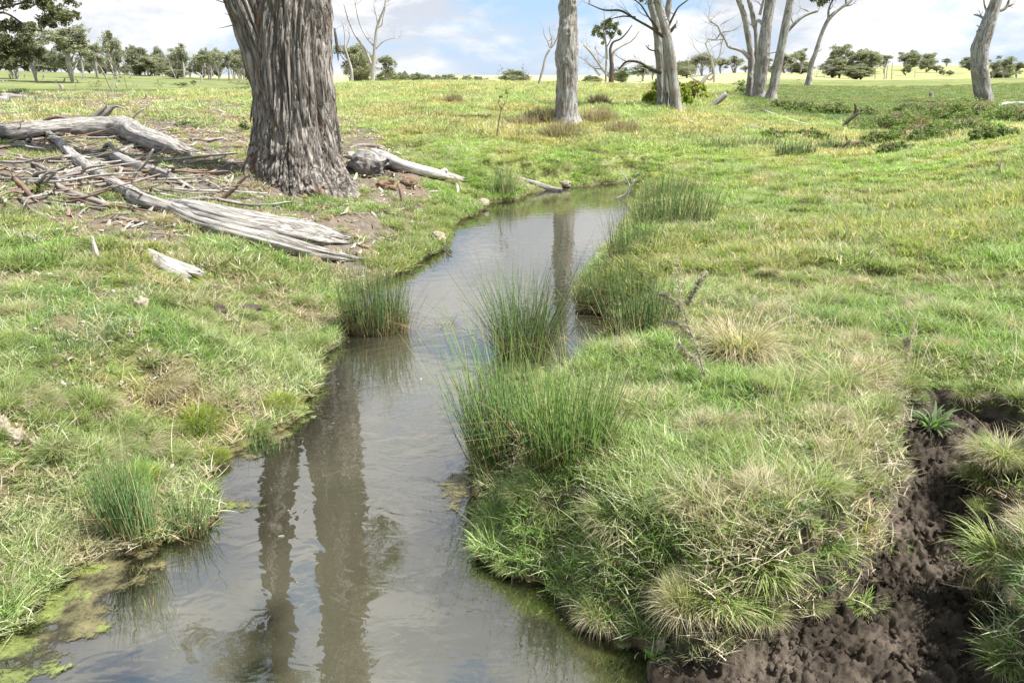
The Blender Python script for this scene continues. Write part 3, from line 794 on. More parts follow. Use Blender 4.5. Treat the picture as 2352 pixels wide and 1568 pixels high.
for i, (lab, pts, mt, r) in enumerate([
    ('flat grey bark plank lying between the red branch and the curved branch', [(0, 438, 6), (50, 452, 9), (110, 464, 10), (200, 474, 9), (262, 480, 5)], M_LOG, .4),
    ('thin white stick beside the left end of the back log', [(60, 322, 6), (130, 318, 8), (200, 312, 6)], M_LOGW, 1),
    ('pale stripped pole resting against the diagonal log', [(228, 360, 12), (280, 345, 12), (320, 330, 9), (345, 318, 4)], M_LOG, 1),
    ('short curved pale branch left of the diagonal log', [(66, 424, 8), (85, 412, 10), (110, 402, 10), (150, 396, 8)], M_LOG, 1),
    ('rotten grey branch crossing under the diagonal log', [(150, 400, 16), (190, 388, 18), (225, 372, 14)], M_LOG, 1),
    ('split grey stick parallel to the curved branch', [(120, 440, 6), (170, 448, 9), (225, 452, 7)], M_LOG, .5),
    ('thin straight stick between the short log and diagonal log', [(340, 425, 5), (400, 430, 7), (455, 436, 4)], M_STICKG, 1),
    ('dark curved twig in front of the short log', [(345, 412, 5), (400, 418, 6), (470, 415, 4)], M_STICKG, 1),
    ('low grey branch at the left edge above the reddish branch', [(-10, 355, 7), (30, 362, 9), (80, 370, 8), (130, 362, 5)], M_STICKG, 1),
    ('thin grey twig running along the left edge of the pile', [(-5, 385, 5), (40, 388, 7), (90, 392, 7), (140, 380, 4)], M_STICKG, 1),
    ('long bark strip curling right of the timber pile', [(150, 345, 4), (190, 355, 6), (235, 362, 6), (270, 368, 3)], M_STICK, .4),
    ('twig with peeling bark on the bare soil under the short log', [(300, 400, 4), (330, 412, 6), (372, 416, 4)], M_STICK, 1),
    ('slender grey stick low at the left edge of the green turf', [(-10, 520, 5), (40, 536, 8), (90, 552, 8), (112, 560, 5)], M_STICKG, 1),
    ('bleached branch piece among the bark flakes below the curved branch', [(300, 522, 8), (330, 512, 9), (360, 502, 5)], M_LOGW, .6),
    ('broken stick across the bark flakes left of the split log', [(345, 535, 4), (400, 540, 6), (450, 545, 4)], M_STICKG, 1),
    ('weathered branch piece lying above the white stake', [(270, 500, 8), (310, 508, 9), (345, 515, 5)], M_STICKG, 1),
    ('dark flat stick on the grass left of the white stake', [(130, 535, 6), (180, 540, 8), (215, 545, 4)], M_STICKG, .5),
    ('straight brown bark strip leaning down from the trunk foot', [(635, 400, 4), (660, 425, 6), (690, 450, 7), (735, 462, 5)], M_STICK, .5),
    ('grey bark slab lying against the left foot of the trunk', [(540, 372, 6), (580, 395, 12), (630, 412, 12), (660, 425, 6)], M_STICKG, .4),
    ('dark branch lying in the shade left of the trunk', [(430, 318, 4), (470, 322, 8), (510, 318, 7), (550, 322, 4)], M_STICKG, .7),
    ('thin dark branch behind the trunk foot on the left', [(505, 338, 4), (540, 332, 6), (580, 336, 4)], M_STICK, 1),
    ('forked pale twig in the litter right of the split log', [(590, 510, 3), (615, 498, 5), (650, 508, 4), (672, 520, 3)], M_STICK, 1),
    ('grey twig lying on the bank beside the tall rushes', [(745, 640, 4), (790, 648, 9), (840, 665, 5)], M_STICKG, 1),
    ('dark wet stick half in the water below the sandy rock', [(990, 560, 4), (1010, 570, 5), (1035, 588, 3)], M_DARKBARK, 1),
    ('short white stick on the turf behind the trunk on the right', [(805, 262, 4), (815, 258, 7), (835, 262, 4)], M_LOGW, 1),
    ('grey stick lying on the meadow between the two big trunks', [(1065, 285, 4), (1080, 280, 6), (1100, 288, 6)], M_STICKG, 1),
    ('pale broken limb on the meadow right of the grey trunk', [(1395, 263, 6), (1430, 268, 9), (1468, 276, 8)], M_LOG, .7),
    ('white stick pair below the green shrub', [(1530, 258, 4), (1560, 270, 7), (1590, 282, 8)], M_LOGW, 1),
    ('short grey branch lying on the mid bank beyond the pond', [(1708, 292, 8), (1735, 295, 14), (1760, 302, 8)], M_LOG, .8),
    ('long white stick on the slope left of the dark gully', [(1755, 255, 6), (1790, 268, 7), (1850, 286, 8), (1910, 290, 6)], M_LOGW, 1),
    ('bleached bough lying at the right edge behind the smooth trunk', [(2290, 246, 8), (2320, 238, 9), (2365, 238, 9)], M_LOGW, 1),
    ('small white snag lying far off on the crest of the paddock', [(1225, 325, 3), (1238, 318, 5), (1250, 330, 3)], M_STICKG, 1)]):
    make_log('fallen_stick', lab, 'stick', pts, mt, 9, .22 if r >= 1 else .1, (.03, .05), 60 + i, .04, flat=r, seat=.5, fr=30, fz=3)

TR = random.Random(21)
for i in range(125):
    u = TR.uniform(-10, 440); v = TR.uniform(312, 470)
    if u > 400 and v < 360: continue
    g0 = G(u, v); L = TR.uniform(.35, 1.5); an = TR.gauss(-.35, .6); r0 = TR.uniform(.009, .03) * (1 if L > .7 else .7)
    lift = TR.choice([0.02, 0.05, .12, .2, .32]); pts = []
    for t in (0, .33, .66, 1):
        x = g0[0] + L * t * math.cos(an) + TR.gauss(0, .03); y = g0[1] + L * t * math.sin(an) + TR.gauss(0, .04)
        pts.append((x, y, gz(x, y) + r0 * .8 + lift * t, r0 * (1 - .55 * t)))
    P = np.array(pts); c = P[0, :3].copy(); P[:, :3] -= c
    V, Q, T, tc = tube(P, 8, int(L / .05) + 4, bark_disp(r0 * .3, 40, 3, 700 + i), rag=(.02, .03), seed=i)
    o = link('loose_stick', mk_mesh('loose_stick', V, Q, T, TR.choice([M_LOG, M_LOG, M_LOGW, M_STICKG, M_STICK]), True, tc=tc), None, c)
    tag(o, 'one of the many loose weathered sticks tangled in the timber pile', 'stick', 'loose sticks tangled in the timber pile')

# the broken hollow log in front
r = thing('split_log', 'large broken hollow grey log with ragged layered shell lying down to the rushes', 'log', G(560, 560))
rl = np.array(r.location)
def shell(name, pts, K, amp, rag, seed, flat, fd, lab=None, mat=M_LOG, fr=16, fz=.9):
    P = px_path(pts, .5); P[:, :3] -= rl
    L = np.linalg.norm(np.diff(P[:, :3], axis=0), axis=1).sum()
    V, Q, T, tc = tube(P, K, int(L / .014), bark_disp(P[:, 3].mean() * amp, fr, fz, seed, .5), flat, rag=rag, seed=seed, flatdir=fd)
    o = link(name, mk_mesh(name, V, Q, T, mat, True, tc=tc), r)
    if lab: o['label'] = lab
    return o
shell('lower_rim', [(392, 478, 22), (450, 506, 30), (540, 532, 32), (640, 556, 38), (730, 580, 32), (800, 592, 18)], 40, .22, (.12, .22), 21, 1.0, None, 'rounded lower rim tapering to a point')
shell('upper_slab', [(372, 462, 16), (440, 478, 46), (540, 504, 58), (640, 523, 62), (720, 538, 54), (782, 549, 20)], 56, .20, (.15, .3), 22, .42, (0, -.85, .55), 'broad splintered upper slab')
shell('splinter', [(560, 488, 6), (620, 497, 12), (700, 510, 14), (752, 524, 7)], 18, .3, (.12, .2), 23, .6, None)
shell('splinter', [(430, 462, 5), (500, 474, 10), (560, 486, 7)], 14, .3, (.1, .2), 24, .5, None)
shell('splinter', [(520, 520, 6), (600, 540, 10), (680, 553, 10), (726, 560, 5)], 14, .3, (.1, .2), 25, .5, None)
make_log('flat_board', 'tapering pale cracked slab of wood sunk in the turf below the split log', 'board', [(322, 566, 14), (355, 590, 26), (395, 612, 38), (438, 632, 46)], M_LOGW, 30, .14, (.05, .08), 31, .015, flat=.35, flatdir=(0, -.75, .65), seat=.2)
make_log('white_stake', 'short bright white splinter standing in the grass below the timber pile', 'stake', [(222, 590, 14), (216, 566, 12, 'a'), (212, 546, 5, 'a')], M_LOGW, 10, .2, (0, .05), 32, .015)
make_log('stake_base', 'rotten brown wood scrap beside the white splinter', 'wood scrap', [(175, 560, 8), (205, 580, 14), (225, 596, 8)], M_STICKG, 10, .2, (0.05, .05), 33, .02, flat=.5)
make_log('pond_log', 'narrow grey log sloping into the far end of the pond', 'log', [(1196, 410, 7), (1225, 420, 12), (1260, 432, 13), (1292, 437, 8)], M_LOG, 16, .2, (.05, .08), 35, .03, seat=.4)
# timber right of the trunk
make_log('root_log', 'smooth pale log running from the root burl down towards the creek', 'log', [(858, 352, 22), (885, 366, 34), (930, 382, 27), (980, 394, 24), (1025, 404, 20), (1062, 412, 9)], M_LOGW, 26, .12, (.03, .12), 41, .02, seat=.5,
    branches=[[(1012, 402, 14), (1022, 392, 12, 'a'), (1027, 396, 8, 'a')], [(1040, 408, 8), (1048, 425, 9), (1052, 442, 5)]], sub='branch_stub')
r = make_log('root_burl', 'hollow bleached root burl against the right side of the big trunk', 'stump', [(800, 366, 40), (830, 372, 62), (860, 378, 56), (882, 384, 44)], M_LOG, 40, .3, (.08, .1), 42, .015, seat=.45, fr=9, fz=2.5)
make_log('arching_root', 'thin arching dark branch curving over the pale root log', 'branch', [(802, 340, 6), (840, 334, 9), (880, 340, 9, 'a'), (905, 358, 5, 'a')], M_STICKG, 10, .15, seed=43)
make_log('small_twig', 'crooked light twig sitting on top of the root burl', 'twig', [(850, 352, 3), (868, 350, 4, 'a'), (874, 340, 5, 'a'), (884, 346, 3, 'a')], M_LOGW, 7, .1, seed=44, step=.02)
for i, (lab, pts) in enumerate([('dark stick under the pale root log on its near side', [(900, 398, 5), (930, 408, 8), (965, 412, 5)]), ('grey splinter standing against the soil under the root log', [(925, 470, 4), (920, 445, 7, 'a'), (916, 430, 6, 'a')]),
     ('brown root hanging in the hollow under the burl', [(795, 430, 4), (830, 425, 6), (870, 415, 5)]), ('forked root at the foot of the hollow under the burl', [(800, 405, 4), (822, 425, 6), (850, 440, 5)])]):
    make_log('root_stick', lab, 'stick', pts, M_STICK, 8, .15, (.02, .02), 46 + i, .03)
# deadwood farther off
make_log('leaning_post', 'thick grey log leaning up out of the mid bank beyond the pond', 'log', [(1632, 246, 12), (1650, 232, 14, 'a'), (1668, 217, 12, 'a')], M_LOG, 14, .15, (.05, .05), 51, .05)
make_log('gully_snag', 'dark upright forked snag in the gully on the right', 'snag', [(1935, 290, 8), (1955, 272, 9, 'a'), (1975, 258, 5, 'a')], M_DARKBARK, 10, .15, (0, .02), 52, .05, branches=[[(1961, 267, 7), (1966, 252, 7, 'a'), (1963, 238, 4, 'a')]])
make_log('bank_snag', 'thin bare dark snag sticking up by the brambles', 'snag', [(1935, 345, 4), (1946, 325, 6, 'a'), (1942, 312, 3, 'a')], M_DARKBARK, 8, .15, (0, .02), 53, .05, branches=[[(1925, 350, 4), (1940, 335, 5, 'a'), (1955, 322, 3, 'a')]])

# ------------------------------------------------------------------ rocks
def rock(name, label, cat, u, v, wpx, hpx, mat, seed, sink=.3, group=None):
    b = G(u, v); s = mpp(b); rx = wpx * .5 * s; rz = hpx * s * .7; CLEAR.append((b[0], b[1] - .04, b[0], b[1] + .02, rx * .95))
    n, k = 22, 30
    ph = np.linspace(0, math.pi, n); th = np.linspace(0, 2 * math.pi, k, endpoint=False)
    P, T_ = np.meshgrid(ph, th, indexing='ij'); d = np.stack([np.sin(P) * np.cos(T_), np.sin(P) * np.sin(T_), np.cos(P)], -1).reshape(-1, 3)
    f = 1 + .3 * fbm(d[:, 0] * 1.9 + seed, d[:, 1] * 1.9, d[:, 2] * 1.9, seed, 4, .65)
    q = np.sign(d) * np.abs(d) ** .75
    V = q * f[:, None] * np.array([rx, rx * .8, rz])
    i = np.arange(n - 1)[:, None] * k; j = np.arange(k)[None, :]; j2 = (j + 1) % k
    Q = np.stack([i + j, i + k + j, i + k + j2, i + j2], -1).reshape(-1, 4)
    o = link(name, mk_mesh(name, V, Q, None, mat, True), None, (b[0], b[1] + rx * .3, b[2] + rz * (1 - 2 * sink) * .6), (0, 0, seed)); return tag(o, label, cat, group)
for i, a in enumerate([('sandy_rock', 'sandy rock at the water edge below the tussocks on the far left bank', 1006, 556, 34, 24, M_ROCK), ('pale_rock', 'pale wedge shaped stone in the turf under the flat board', 325, 712, 34, 30, M_ROCK),
    ('bank_rock', 'flat tan stone on the left bank amid short turf', 135, 770, 26, 12, M_ROCK), ('bank_rock', 'tan stone at the left edge next to a patch of bare soil', 45, 740, 24, 14, M_ROCK), ('bank_rock', 'small pale stone in the middle of the left bank turf', 300, 778, 20, 10, M_ROCK),
    ('edge_rock', 'tan rock at the far left edge above the left rush clump', 30, 1010, 40, 26, M_ROCK), ('edge_rock', 'ochre stone low at the far left edge by dead grass', 80, 1020, 26, 18, M_ROCK), ('edge_rock', 'brownish stone cut by the left edge of the picture', 5, 985, 30, 30, M_ROCK),
    ('pond_rock', 'grey rock at the far pond edge beside the narrow log', 1298, 430, 26, 10, M_ROCK), ('bank_stone', 'rounded rock at the bank foot by the dark rushes', 1108, 470, 26, 12, M_ROCK),
    ('soil_clod', 'ochre soil lump under the pale root log', 890, 432, 60, 20, M_SOIL), ('soil_clod', 'ochre soil lump right of the hollow below the root log', 935, 428, 44, 14, M_SOIL), ('grey_stone', 'blue grey stone in the hollow under the burl', 782, 438, 30, 20, M_ROCK),
    ('mud_stone', 'pale stone at the corner where the mud meets the water', 1520, 1490, 26, 30, M_ROCK),
    ('dung_pile', 'dark lumpy dung in the left bank turf', 500, 715, 34, 14, M_DARKMUD), ('dung_pile', 'dark brown clods right of the other dung on the left bank', 575, 720, 46, 18, M_DARKMUD), ('dung_pile', 'black clod in the turf above the big left tussock', 98, 880, 30, 14, M_DARKMUD),
    ('gully_stone', 'whitish boulder in the gully before the far rushes', 1935, 302, 24, 10, M_ROCK), ('gully_stone', 'second whitish boulder in the gully, smaller one at its right side', 1962, 302, 16, 9, M_ROCK)]):
    nm, lab, u, v, w_, h_, mt = a
    rock(nm, lab, 'dung' if nm == 'dung_pile' else ('clod' if nm == 'soil_clod' else 'rock'), u, v, w_, h_, mt, i + 1)

# ------------------------------------------------------------------ the big tree
def big_tree():
    Y = 12.0; base = (-3.17, Y, .55)
    t = thing('eucalyptus_tree', 'huge old stringybark tree with furrowed grey brown trunk on the left bank', 'tree', base)
    b = np.array(base)
    prof = [(-.35, -3.15, .92), (.05, -3.19, .86), (.35, -3.18, .745), (.7, -3.15, .65), (1.2, -3.12, .585), (1.9, -3.10, .56), (2.6, -3.02, .50), (3.2, -2.95, .44), (4.2, -2.95, .42), (6, -3.0, .42), (8.5, -3.12, .40), (11, -3.2, .36), (14, -3.3, .3)]
    P = np.array([(x - b[0], 0, z, r) for z, x, r in prof])
    def flut(S, TH, R):
        k = np.clip(1 - S / 1.35, 0, 1) ** 1.7
        lob = .07 * np.cos(3 * TH + .6) + .08 * np.cos(5 * TH + 2.1) + .06 * np.cos(8 * TH + 1.0) + .05 * np.cos(13 * TH)
        return R * (k * lob * 1.3 + .035 * fbm(np.cos(TH) * 2.2, np.sin(TH) * 2.2, S * .5, 301, 3))
    f1 = bark_disp(.060, 8.0, .38, 310, .35, .10); f2 = bark_disp(.022, 19, 1.1, 320, .8, .15)
    dp = lambda S, TH, R: flut(S, TH, R) + f1(S, TH, R) + f2(S, TH, R)
    V, Q, T, tc = tube(P, 380, 700, dp, seed=3); link('trunk', mk_mesh('big_trunk', V, Q, T, M_BARK, True, tc=tc), t)
    lp = [(1.5, -3.25, .26), (2.0, -3.36, .31), (2.6, -3.48, .32), (3.2, -3.66, .31), (4.3, -3.90, .29), (5.5, -4.12, .27), (7.5, -4.2, .23), (9, -4.35, .2), (11.5, -4.8, .13)]
    P = np.array([(x - b[0], -.12 if z < 4 else -.12 + (z - 4) * .06, z - b[2], r) for z, x, r in lp])
    f3 = bark_disp(.04, 9, .6, 330, .4, .11)
    V, Q, T, tc = tube(P, 150, 330, lambda S, TH, R: f3(S, TH, R) + f2(S, TH, R), seed=4); link('limb', mk_mesh('big_limb', V, Q, T, M_BARK, True, tc=tc), t, (0, 0, 0))
    # loose strips and twigs hanging by the fork
    rng = np.random.default_rng(5); a = Acc()
    for i in range(26):
        th = rng.uniform(math.pi, 2 * math.pi); z = rng.uniform(.4, 3.4); R = np.interp(z, [p[0] for p in prof], [p[2] for p in prof]) + .02
        cx = np.interp(z, [p[0] for p in prof], [p[1] for p in prof]) - b[0]
        L = rng.uniform(.15, .5); o = rng.uniform(.0, .05)
        p = np.array([[cx + math.cos(th) * (R + .01), math.sin(th) * (R + .01), z - b[2] + .25, .016], [cx + math.cos(th) * (R + .02 + o), math.sin(th) * (R + .02 + o), z - b[2] + .25 - L * .5, .022], [cx + math.cos(th) * (R + .02 + o * 2), math.sin(th) * (R + .02 + o * 2), z - b[2] + .25 - L, .006]])
        v, q, tt, tcc = tube(p, 5, 6, None, .35); link('bark_strip', mk_mesh('bark_strip', v, q, tt, M_BARK, True, tc=tcc), t)
    a = Acc()
    for (u0, v0), (u1, v1) in [((590, 52), (515, 30)), ((570, 40), (548, 34)), ((596, 78), (570, 66)), ((588, 30), (500, 66)), ((565, 10), (470, -10))]:
        A_, B_ = PX(u0, v0, 11.8), PX(u1, v1, 11.6)
        p = np.array([[*A_, .02], [*((A_ + B_) / 2 + Vector((0, 0, -.04))), .009], [*B_, .003]]); p[:, :3] -= b
        v, q, tt, tcc = tube(p, 5, 8); link('twig', mk_mesh('trunk_twig', v, q, tt, M_DARKBARK, True, tc=tcc), t)
    a = Acc(); lv = Acc()
    def clump(cx, cy, cz, rad, n):
        leaf_cluster(lv, rng, np.array([cx, cy, cz]) - b, rad, n, .11, .022)
    for cx, cy, cz, rad, n in [(-2.25, 11.7, 5.1, .36, 520), (-2.15, 11.7, 5.7, .42, 700), (-2.4, 11.7, 6.2, .32, 420), (-2.5, 11.6, 7.6, .25, 160), (-4.6, 11.7, 7.4, .6, 1300), (-4.0, 11.6, 8.2, .6, 1200), (-5.1, 11.9, 8.1, .7, 1400), (-5.6, 11.9, 7.4, .4, 400), (-3.6, 11.5, 9.2, .5, 380),
        (-4.5, 12, 9.4, .6, 500), (-5.5, 12, 10.2, .8, 700), (-2.2, 12, 10.5, .8, 600), (-1.3, 12.3, 12, .9, 700), (-4.6, 12.5, 12, 1, 800), (-3, 12, 13.5, 1.1, 900), (-3.6, 13.5, 12.5, 1., 700)]:
        clump(cx, cy, cz, rad, n)
        zz = cz - .7 if cz < 8 else cz - 1.8
        st = np.array([-4.15 if cx < -3.8 and cz < 11 else -3.1, 12, zz, .05 if cz > 8 else .02]); en = np.array([cx, cy, cz, .008])
        p = np.array([st, (st + en) / 2 + np.array([0, 0, .12, 0]), en]); p[:, :3] -= b
        v, q, tt, tcc = tube(p, 6, 10); link('branch', mk_mesh('crown_branch', v, q, tt, M_BARK, True, tc=tcc), t)
    link('crown', lv.mesh('big_crown', M_LEAF), t)

LEAFPAL = [((.15, .17, .095), 3), ((.20, .215, .125), 3), ((.10, .12, .065), 2), ((.26, .24, .14), 1.2)]
def leaf_cluster(acc, rng, c, rad, n, L, W, pal=LEAFPAL, squash=.75, droop=.5):
    d = rng.normal(0, 1, (n, 3)); d /= np.linalg.norm(d, axis=1)[:, None]; d *= (rng.random(n) ** .45)[:, None]
    # sub clumps so that the outline is uneven
    k = max(3, n // 25); sub = rng.normal(0, .55, (k, 3)); sub = sub / np.maximum(1, np.linalg.norm(sub, axis=1))[:, None]
    p = (sub[rng.integers(0, k, n)] * .75 + d * .45) * rad * np.array([1, 1, squash]) + c
    ax = rng.normal(0, 1, (n, 3)); ax[:, 2] -= droop; ax /= np.linalg.norm(ax, axis=1)[:, None]
    t = rng.normal(0, 1, (n, 3)); pr = np.cross(ax, t); pr /= np.linalg.norm(pr, axis=1)[:, None] + 1e-6
    l = L * rng.uniform(.6, 1.3, n)[:, None]; w = W * rng.uniform(.7, 1.2, n)[:, None]
    V = np.stack([p - ax * l * .5, p + pr * w * .5, p + ax * l * .5, p - pr * w * .5], 1).reshape(-1, 3)
    q = np.arange(n)[:, None] * 4 + np.arange(4)[None, :]
    C = np.repeat(pick(pal, n, rng), 4, axis=0); acc.add(V, q, None, None, C)
big_tree()

# ------------------------------------------------------------------ trees traced from the picture
def grow(acc, rng, p, d, L, r, lev, maxl, tips, up=.15, K=5, wob=.28, nk=(2, 3)):
    n = 5; pts = [np.r_[p, r]]; q = np.array(p, float); dd = np.array(d, float); kids = []
    for i in range(n):
        dd = dd + rng.normal(0, wob, 3) * .5 + np.array([0, 0, up * .3]); dd /= np.linalg.norm(dd)
        q = q + dd * L / n; rr = r * (1 - .62 * (i + 1) / n); pts.append(np.r_[q, rr])
        if i >= 1 and lev < maxl: kids.append((q.copy(), dd.copy(), rr))
    V, Q, T, tc = tube(np.array(pts), K, 2 * n if lev < 2 else n, None, cap=(False, False)); acc.add(V, Q, T, tc)
    if lev >= maxl: tips.append(q); return
    for j in range(rng.integers(nk[0], nk[1] + 1)):
        kq, kd, kr = kids[rng.integers(0, len(kids))]
        nd = kd + rng.normal(0, .75, 3); nd[2] += up; nd /= np.linalg.norm(nd)
        grow(acc, rng, kq, nd, L * rng.uniform(.5, .75), max(kr * .6, .002), lev + 1, maxl, tips, up, max(3, K - 1), wob, nk)
    grow(acc, rng, q, dd, L * .62, r * .38, lev + 1, maxl, tips, up, max(3, K - 1), wob, nk)

def knots(seed, n, rr_, smax):
    g = np.random.default_rng(seed); K_ = [(g.uniform(.1, smax), g.uniform(0, 6.28), g.uniform(.25, .6), g.uniform(.05, .14)) for _ in range(n)]
    def f(S, TH, R):
        d = 0
        for s0, t0, a0, w0 in K_:
            dt = (TH - t0 + math.pi) % (2 * math.pi) - math.pi
            q = ((S - s0) / w0) ** 2 + (dt * R / w0) ** 2; d = d + a0 * w0 * np.exp(-q) - a0 * w0 * .9 * np.exp(-q * 7)
        return d
    return f
def traced_tree(name, label, y, trunks, limbs=(), mat=M_GUM, twig=(), crown=(), K=26, amp=.10, cat='tree', seed=0, twigmat=None, fr=8, fz=.7, group=None, pal=LEAFPAL, leafL=.16):
    """trunks, limbs: polylines (u, v, width px[, dy]) standing at depth y"""
    u0, v0 = trunks[0][0][:2]
    x0 = PX(u0, v0, y)[0]; base = np.array([x0, y, gz(x0, y)])
    t = thing(name, label, cat, base, group=group)
    def P3(pl):
        out = []
        for i, p in enumerate(pl):
            q = PX(p[0], p[1], y + (p[3] if len(p) > 3 else 0)); out.append((q[0], q[1], q[2], p[2] * .5 * mpp(q)))
        return np.array(out)
    for k, pl in enumerate(trunks):
        P = P3(pl); g = gz(P[0][0], P[0][1]); 
        P = np.vstack([[P[0][0], P[0][1], min(P[0][2], g) - .15, P[0][3] * 1.15], P]) if P[0][2] > g - .1 else P
        P[:, :3] -= base; Lg = np.linalg.norm(np.diff(P[:, :3], axis=0), axis=1).sum()
        bd_ = bark_disp(P[:, 3].mean() * amp, fr, fz, seed + k, .5) if amp else None; dd_ = bd_
        if amp and K >= 30:
            kn_ = knots(seed + k, 34 if seed == 401 else 12, 0, 3.4 if seed == 401 else 6); dd_ = lambda S, TH, R, b_=bd_, k_=kn_: b_(S, TH, R) + k_(S, TH, R) + R * .05 * fbm(np.cos(TH) * 1.5, np.sin(TH) * 1.5, S * .7, seed + 7, 3)
        V, Q, T, tc = tube(P, K, int(min(300, Lg / (.04 if P[:, 3].mean() > .1 else .1)) + 4), dd_, seed=seed)
        link('trunk', mk_mesh(name + '_trunk', V, Q, T, mat, True, tc=tc), t)
    rng = np.random.default_rng(seed + 900); tips = []
    for pl in limbs:
        P = P3(pl); P[:, :3] -= base; a = Acc()
        V, Q, T, tc = tube(P, 9, 24, None); a.add(V, Q, T, tc)
        for j in range(3):
            i = rng.integers(1, len(P)); d = rng.normal(0, 1, 3); d[1] *= .6; d[2] = abs(d[2]) * .6; d /= np.linalg.norm(d)
            ln = np.linalg.norm(P[0, :3] - P[-1, :3]) * rng.uniform(.2, .4)
            grow(a, rng, P[i, :3], d, ln, P[i, 3] * .5, 1, 3, tips, .1, 4)
        link('branch', a.mesh(name + '_branch', twigmat or mat), t)
    if len(twig):
        for u, v, L, n_ in twig:
            a = Acc()
            q = np.array(PX(u, v, y)) - base; s = mpp(PX(u, v, y)); 
            for j in range(n_):
                d = rng.normal(0, 1, 3); d[1] *= .7; d[2] = d[2] * .5 + .5; d /= np.linalg.norm(d)
                grow(a, rng, q, d, L * s * rng.uniform(.6, 1.1), .0035 * L * s * 4, 0, 3, tips, .08, 4)
            link('twig', a.mesh(name + '_twigs', twigmat or mat), t)
    if len(crown):
        lv = Acc()
        for u, v, rp, n_ in crown:
            n_ = int(n_ * 1.7) if name == 'gum_tree' and y == 27.0 else n_
            q = PX(u, v, y + rng.uniform(-.4, .4)); s = mpp(q); leaf_cluster(lv, rng, np.array(q) - base, rp * s, n_, leafL, leafL * .35, pal)
        link('crown', lv.mesh(name + '_crown', M_LEAF), t)
    return t

# the grey trunk beyond the pond
traced_tree('dead_gum_tree', 'thick pale grey dead trunk with knots standing alone beyond the pond', 22.0,
    [[(1301, 283, 74), (1301, 270, 62), (1301, 240, 53), (1303, 200, 50), (1303, 150, 51), (1303, 100, 48), (1305, 50, 42), (1306, 0, 39), (1307, -60, 38), (1309, -130, 35), (1310, -220, 30), (1305, -330, 22)]],
    [[(1309, -130, 16), (1345, -190, 13), (1380, -260, 8)], [(1310, -210, 14), (1275, -280, 10), (1250, -350, 6)]], M_GUM, K=90, amp=.07, seed=401, fr=9, fz=1.6)
# trio with the shrub
traced_tree('gum_tree', 'group of three smooth grey gum trunks rising from a yellow green shrub', 26.0,
    [[(1556, 262, 34), (1552, 240, 26), (1548, 205, 25), (1542, 150, 24), (1534, 90, 22), (1524, 50, 20), (1510, 0, 19), (1500, -60, 18), (1485, -160, 14)],
     [(1518, 245, 24, .7), (1518, 200, 19, .7), (1515, 130, 20, .7), (1508, 60, 20, .7), (1497, 10, 17, .7), (1488, -50, 14, .7), (1470, -150, 10, .7)],
     [(1530, 196, 14, .3), (1530, 150, 13, .3), (1528, 90, 13, .3), (1532, 50, 13, .3), (1537, 0, 13, .3), (1544, -80, 10, .3)]],
    [[(1532, 92, 8), (1500, 68, 6), (1460, 45, 5), (1425, 25, 5), (1390, 24, 4), (1353, 10, 2)], [(1519, 169, 8), (1495, 160, 7), (1466, 143, 6), (1440, 142, 5), (1420, 160, 3)], [(1536, 60, 6), (1548, 35, 5), (1556, 20, 4), (1580, 0, 3), (1600, -20, 2)],
     [(1530, 80, 10), (1544, 68, 8), (1552, 56, 4)], [(1512, 70, 5), (1490, 40, 4), (1470, 10, 3), (1450, -5, 2)], [(1507, 118, 3), (1490, 113, 3), (1484, 106, 2)], [(1460, 40, 4), (1430, 38, 3), (1400, 45, 2)]],
    M_GUM, twig=[(1353, 10, 40, 2), (1480, 10, 60, 2), (1590, 0, 50, 2)], crown=[(1480, -30, 40, 400), (1495, -80, 60, 600), (1475, -5, 12, 60)], K=36, amp=.05, fr=12, fz=1.5, seed=411, twigmat=M_DARKBARK)
# pair right of it
traced_tree('gum_tree', 'twin grey gum trunks with a long crooked dead limb reaching left', 33.0,
    [[(1742, 238, 44), (1743, 220, 32), (1747, 180, 30), (1754, 110, 29), (1762, 50, 25), (1770, 0, 24), (1780, -80, 22), (1790, -180, 16)],
     [(1722, 216, 22, .8), (1723, 180, 15, .8), (1724, 120, 15, .8), (1716, 70, 14, .8), (1708, 30, 14, .8), (1696, 0, 11, .8), (1680, -50, 8, .8)],
     [(1738, 160, 10, .4), (1737, 100, 9, .4), (1733, 50, 9, .4), (1722, 10, 9, .4), (1712, -30, 8, .4)]],
    [[(1720, 133, 10), (1705, 118, 8), (1688, 112, 7), (1674, 108, 6), (1665, 90, 5), (1655, 75, 5), (1650, 62, 4), (1630, 50, 2)], [(1755, 62, 8), (1742, 48, 7), (1728, 60, 4)], [(1745, 35, 7), (1750, 15, 6), (1758, -15, 4)], [(1655, 76, 3), (1645, 90, 3), (1625, 90, 2)]],
    M_GUM, twig=[(1630, 50, 45, 3), (1652, 62, 50, 2)], crown=[(1750, -60, 60, 500)], K=40, amp=.09, fr=12, fz=.8, seed=421, twigmat=M_DEADTREE)
traced_tree('gum_tree', 'pale smooth leaning gum trunk with one curved olive limb to the right', 32.0,
    [[(1770, 224, 27), (1775, 205, 22), (1783, 165, 22), (1792, 120, 20), (1800, 80, 19), (1810, 30, 18), (1817, -10, 17), (1830, -100, 14)]],
    [[(1798, 104, 8), (1804, 80, 8), (1822, 58, 8), (1845, 38, 7), (1862, 30, 7), (1879, 26, 5)], [(1784, 120, 2), (1764, 124, 2)]], M_GUM, K=32, amp=.04, fr=12, seed=431)
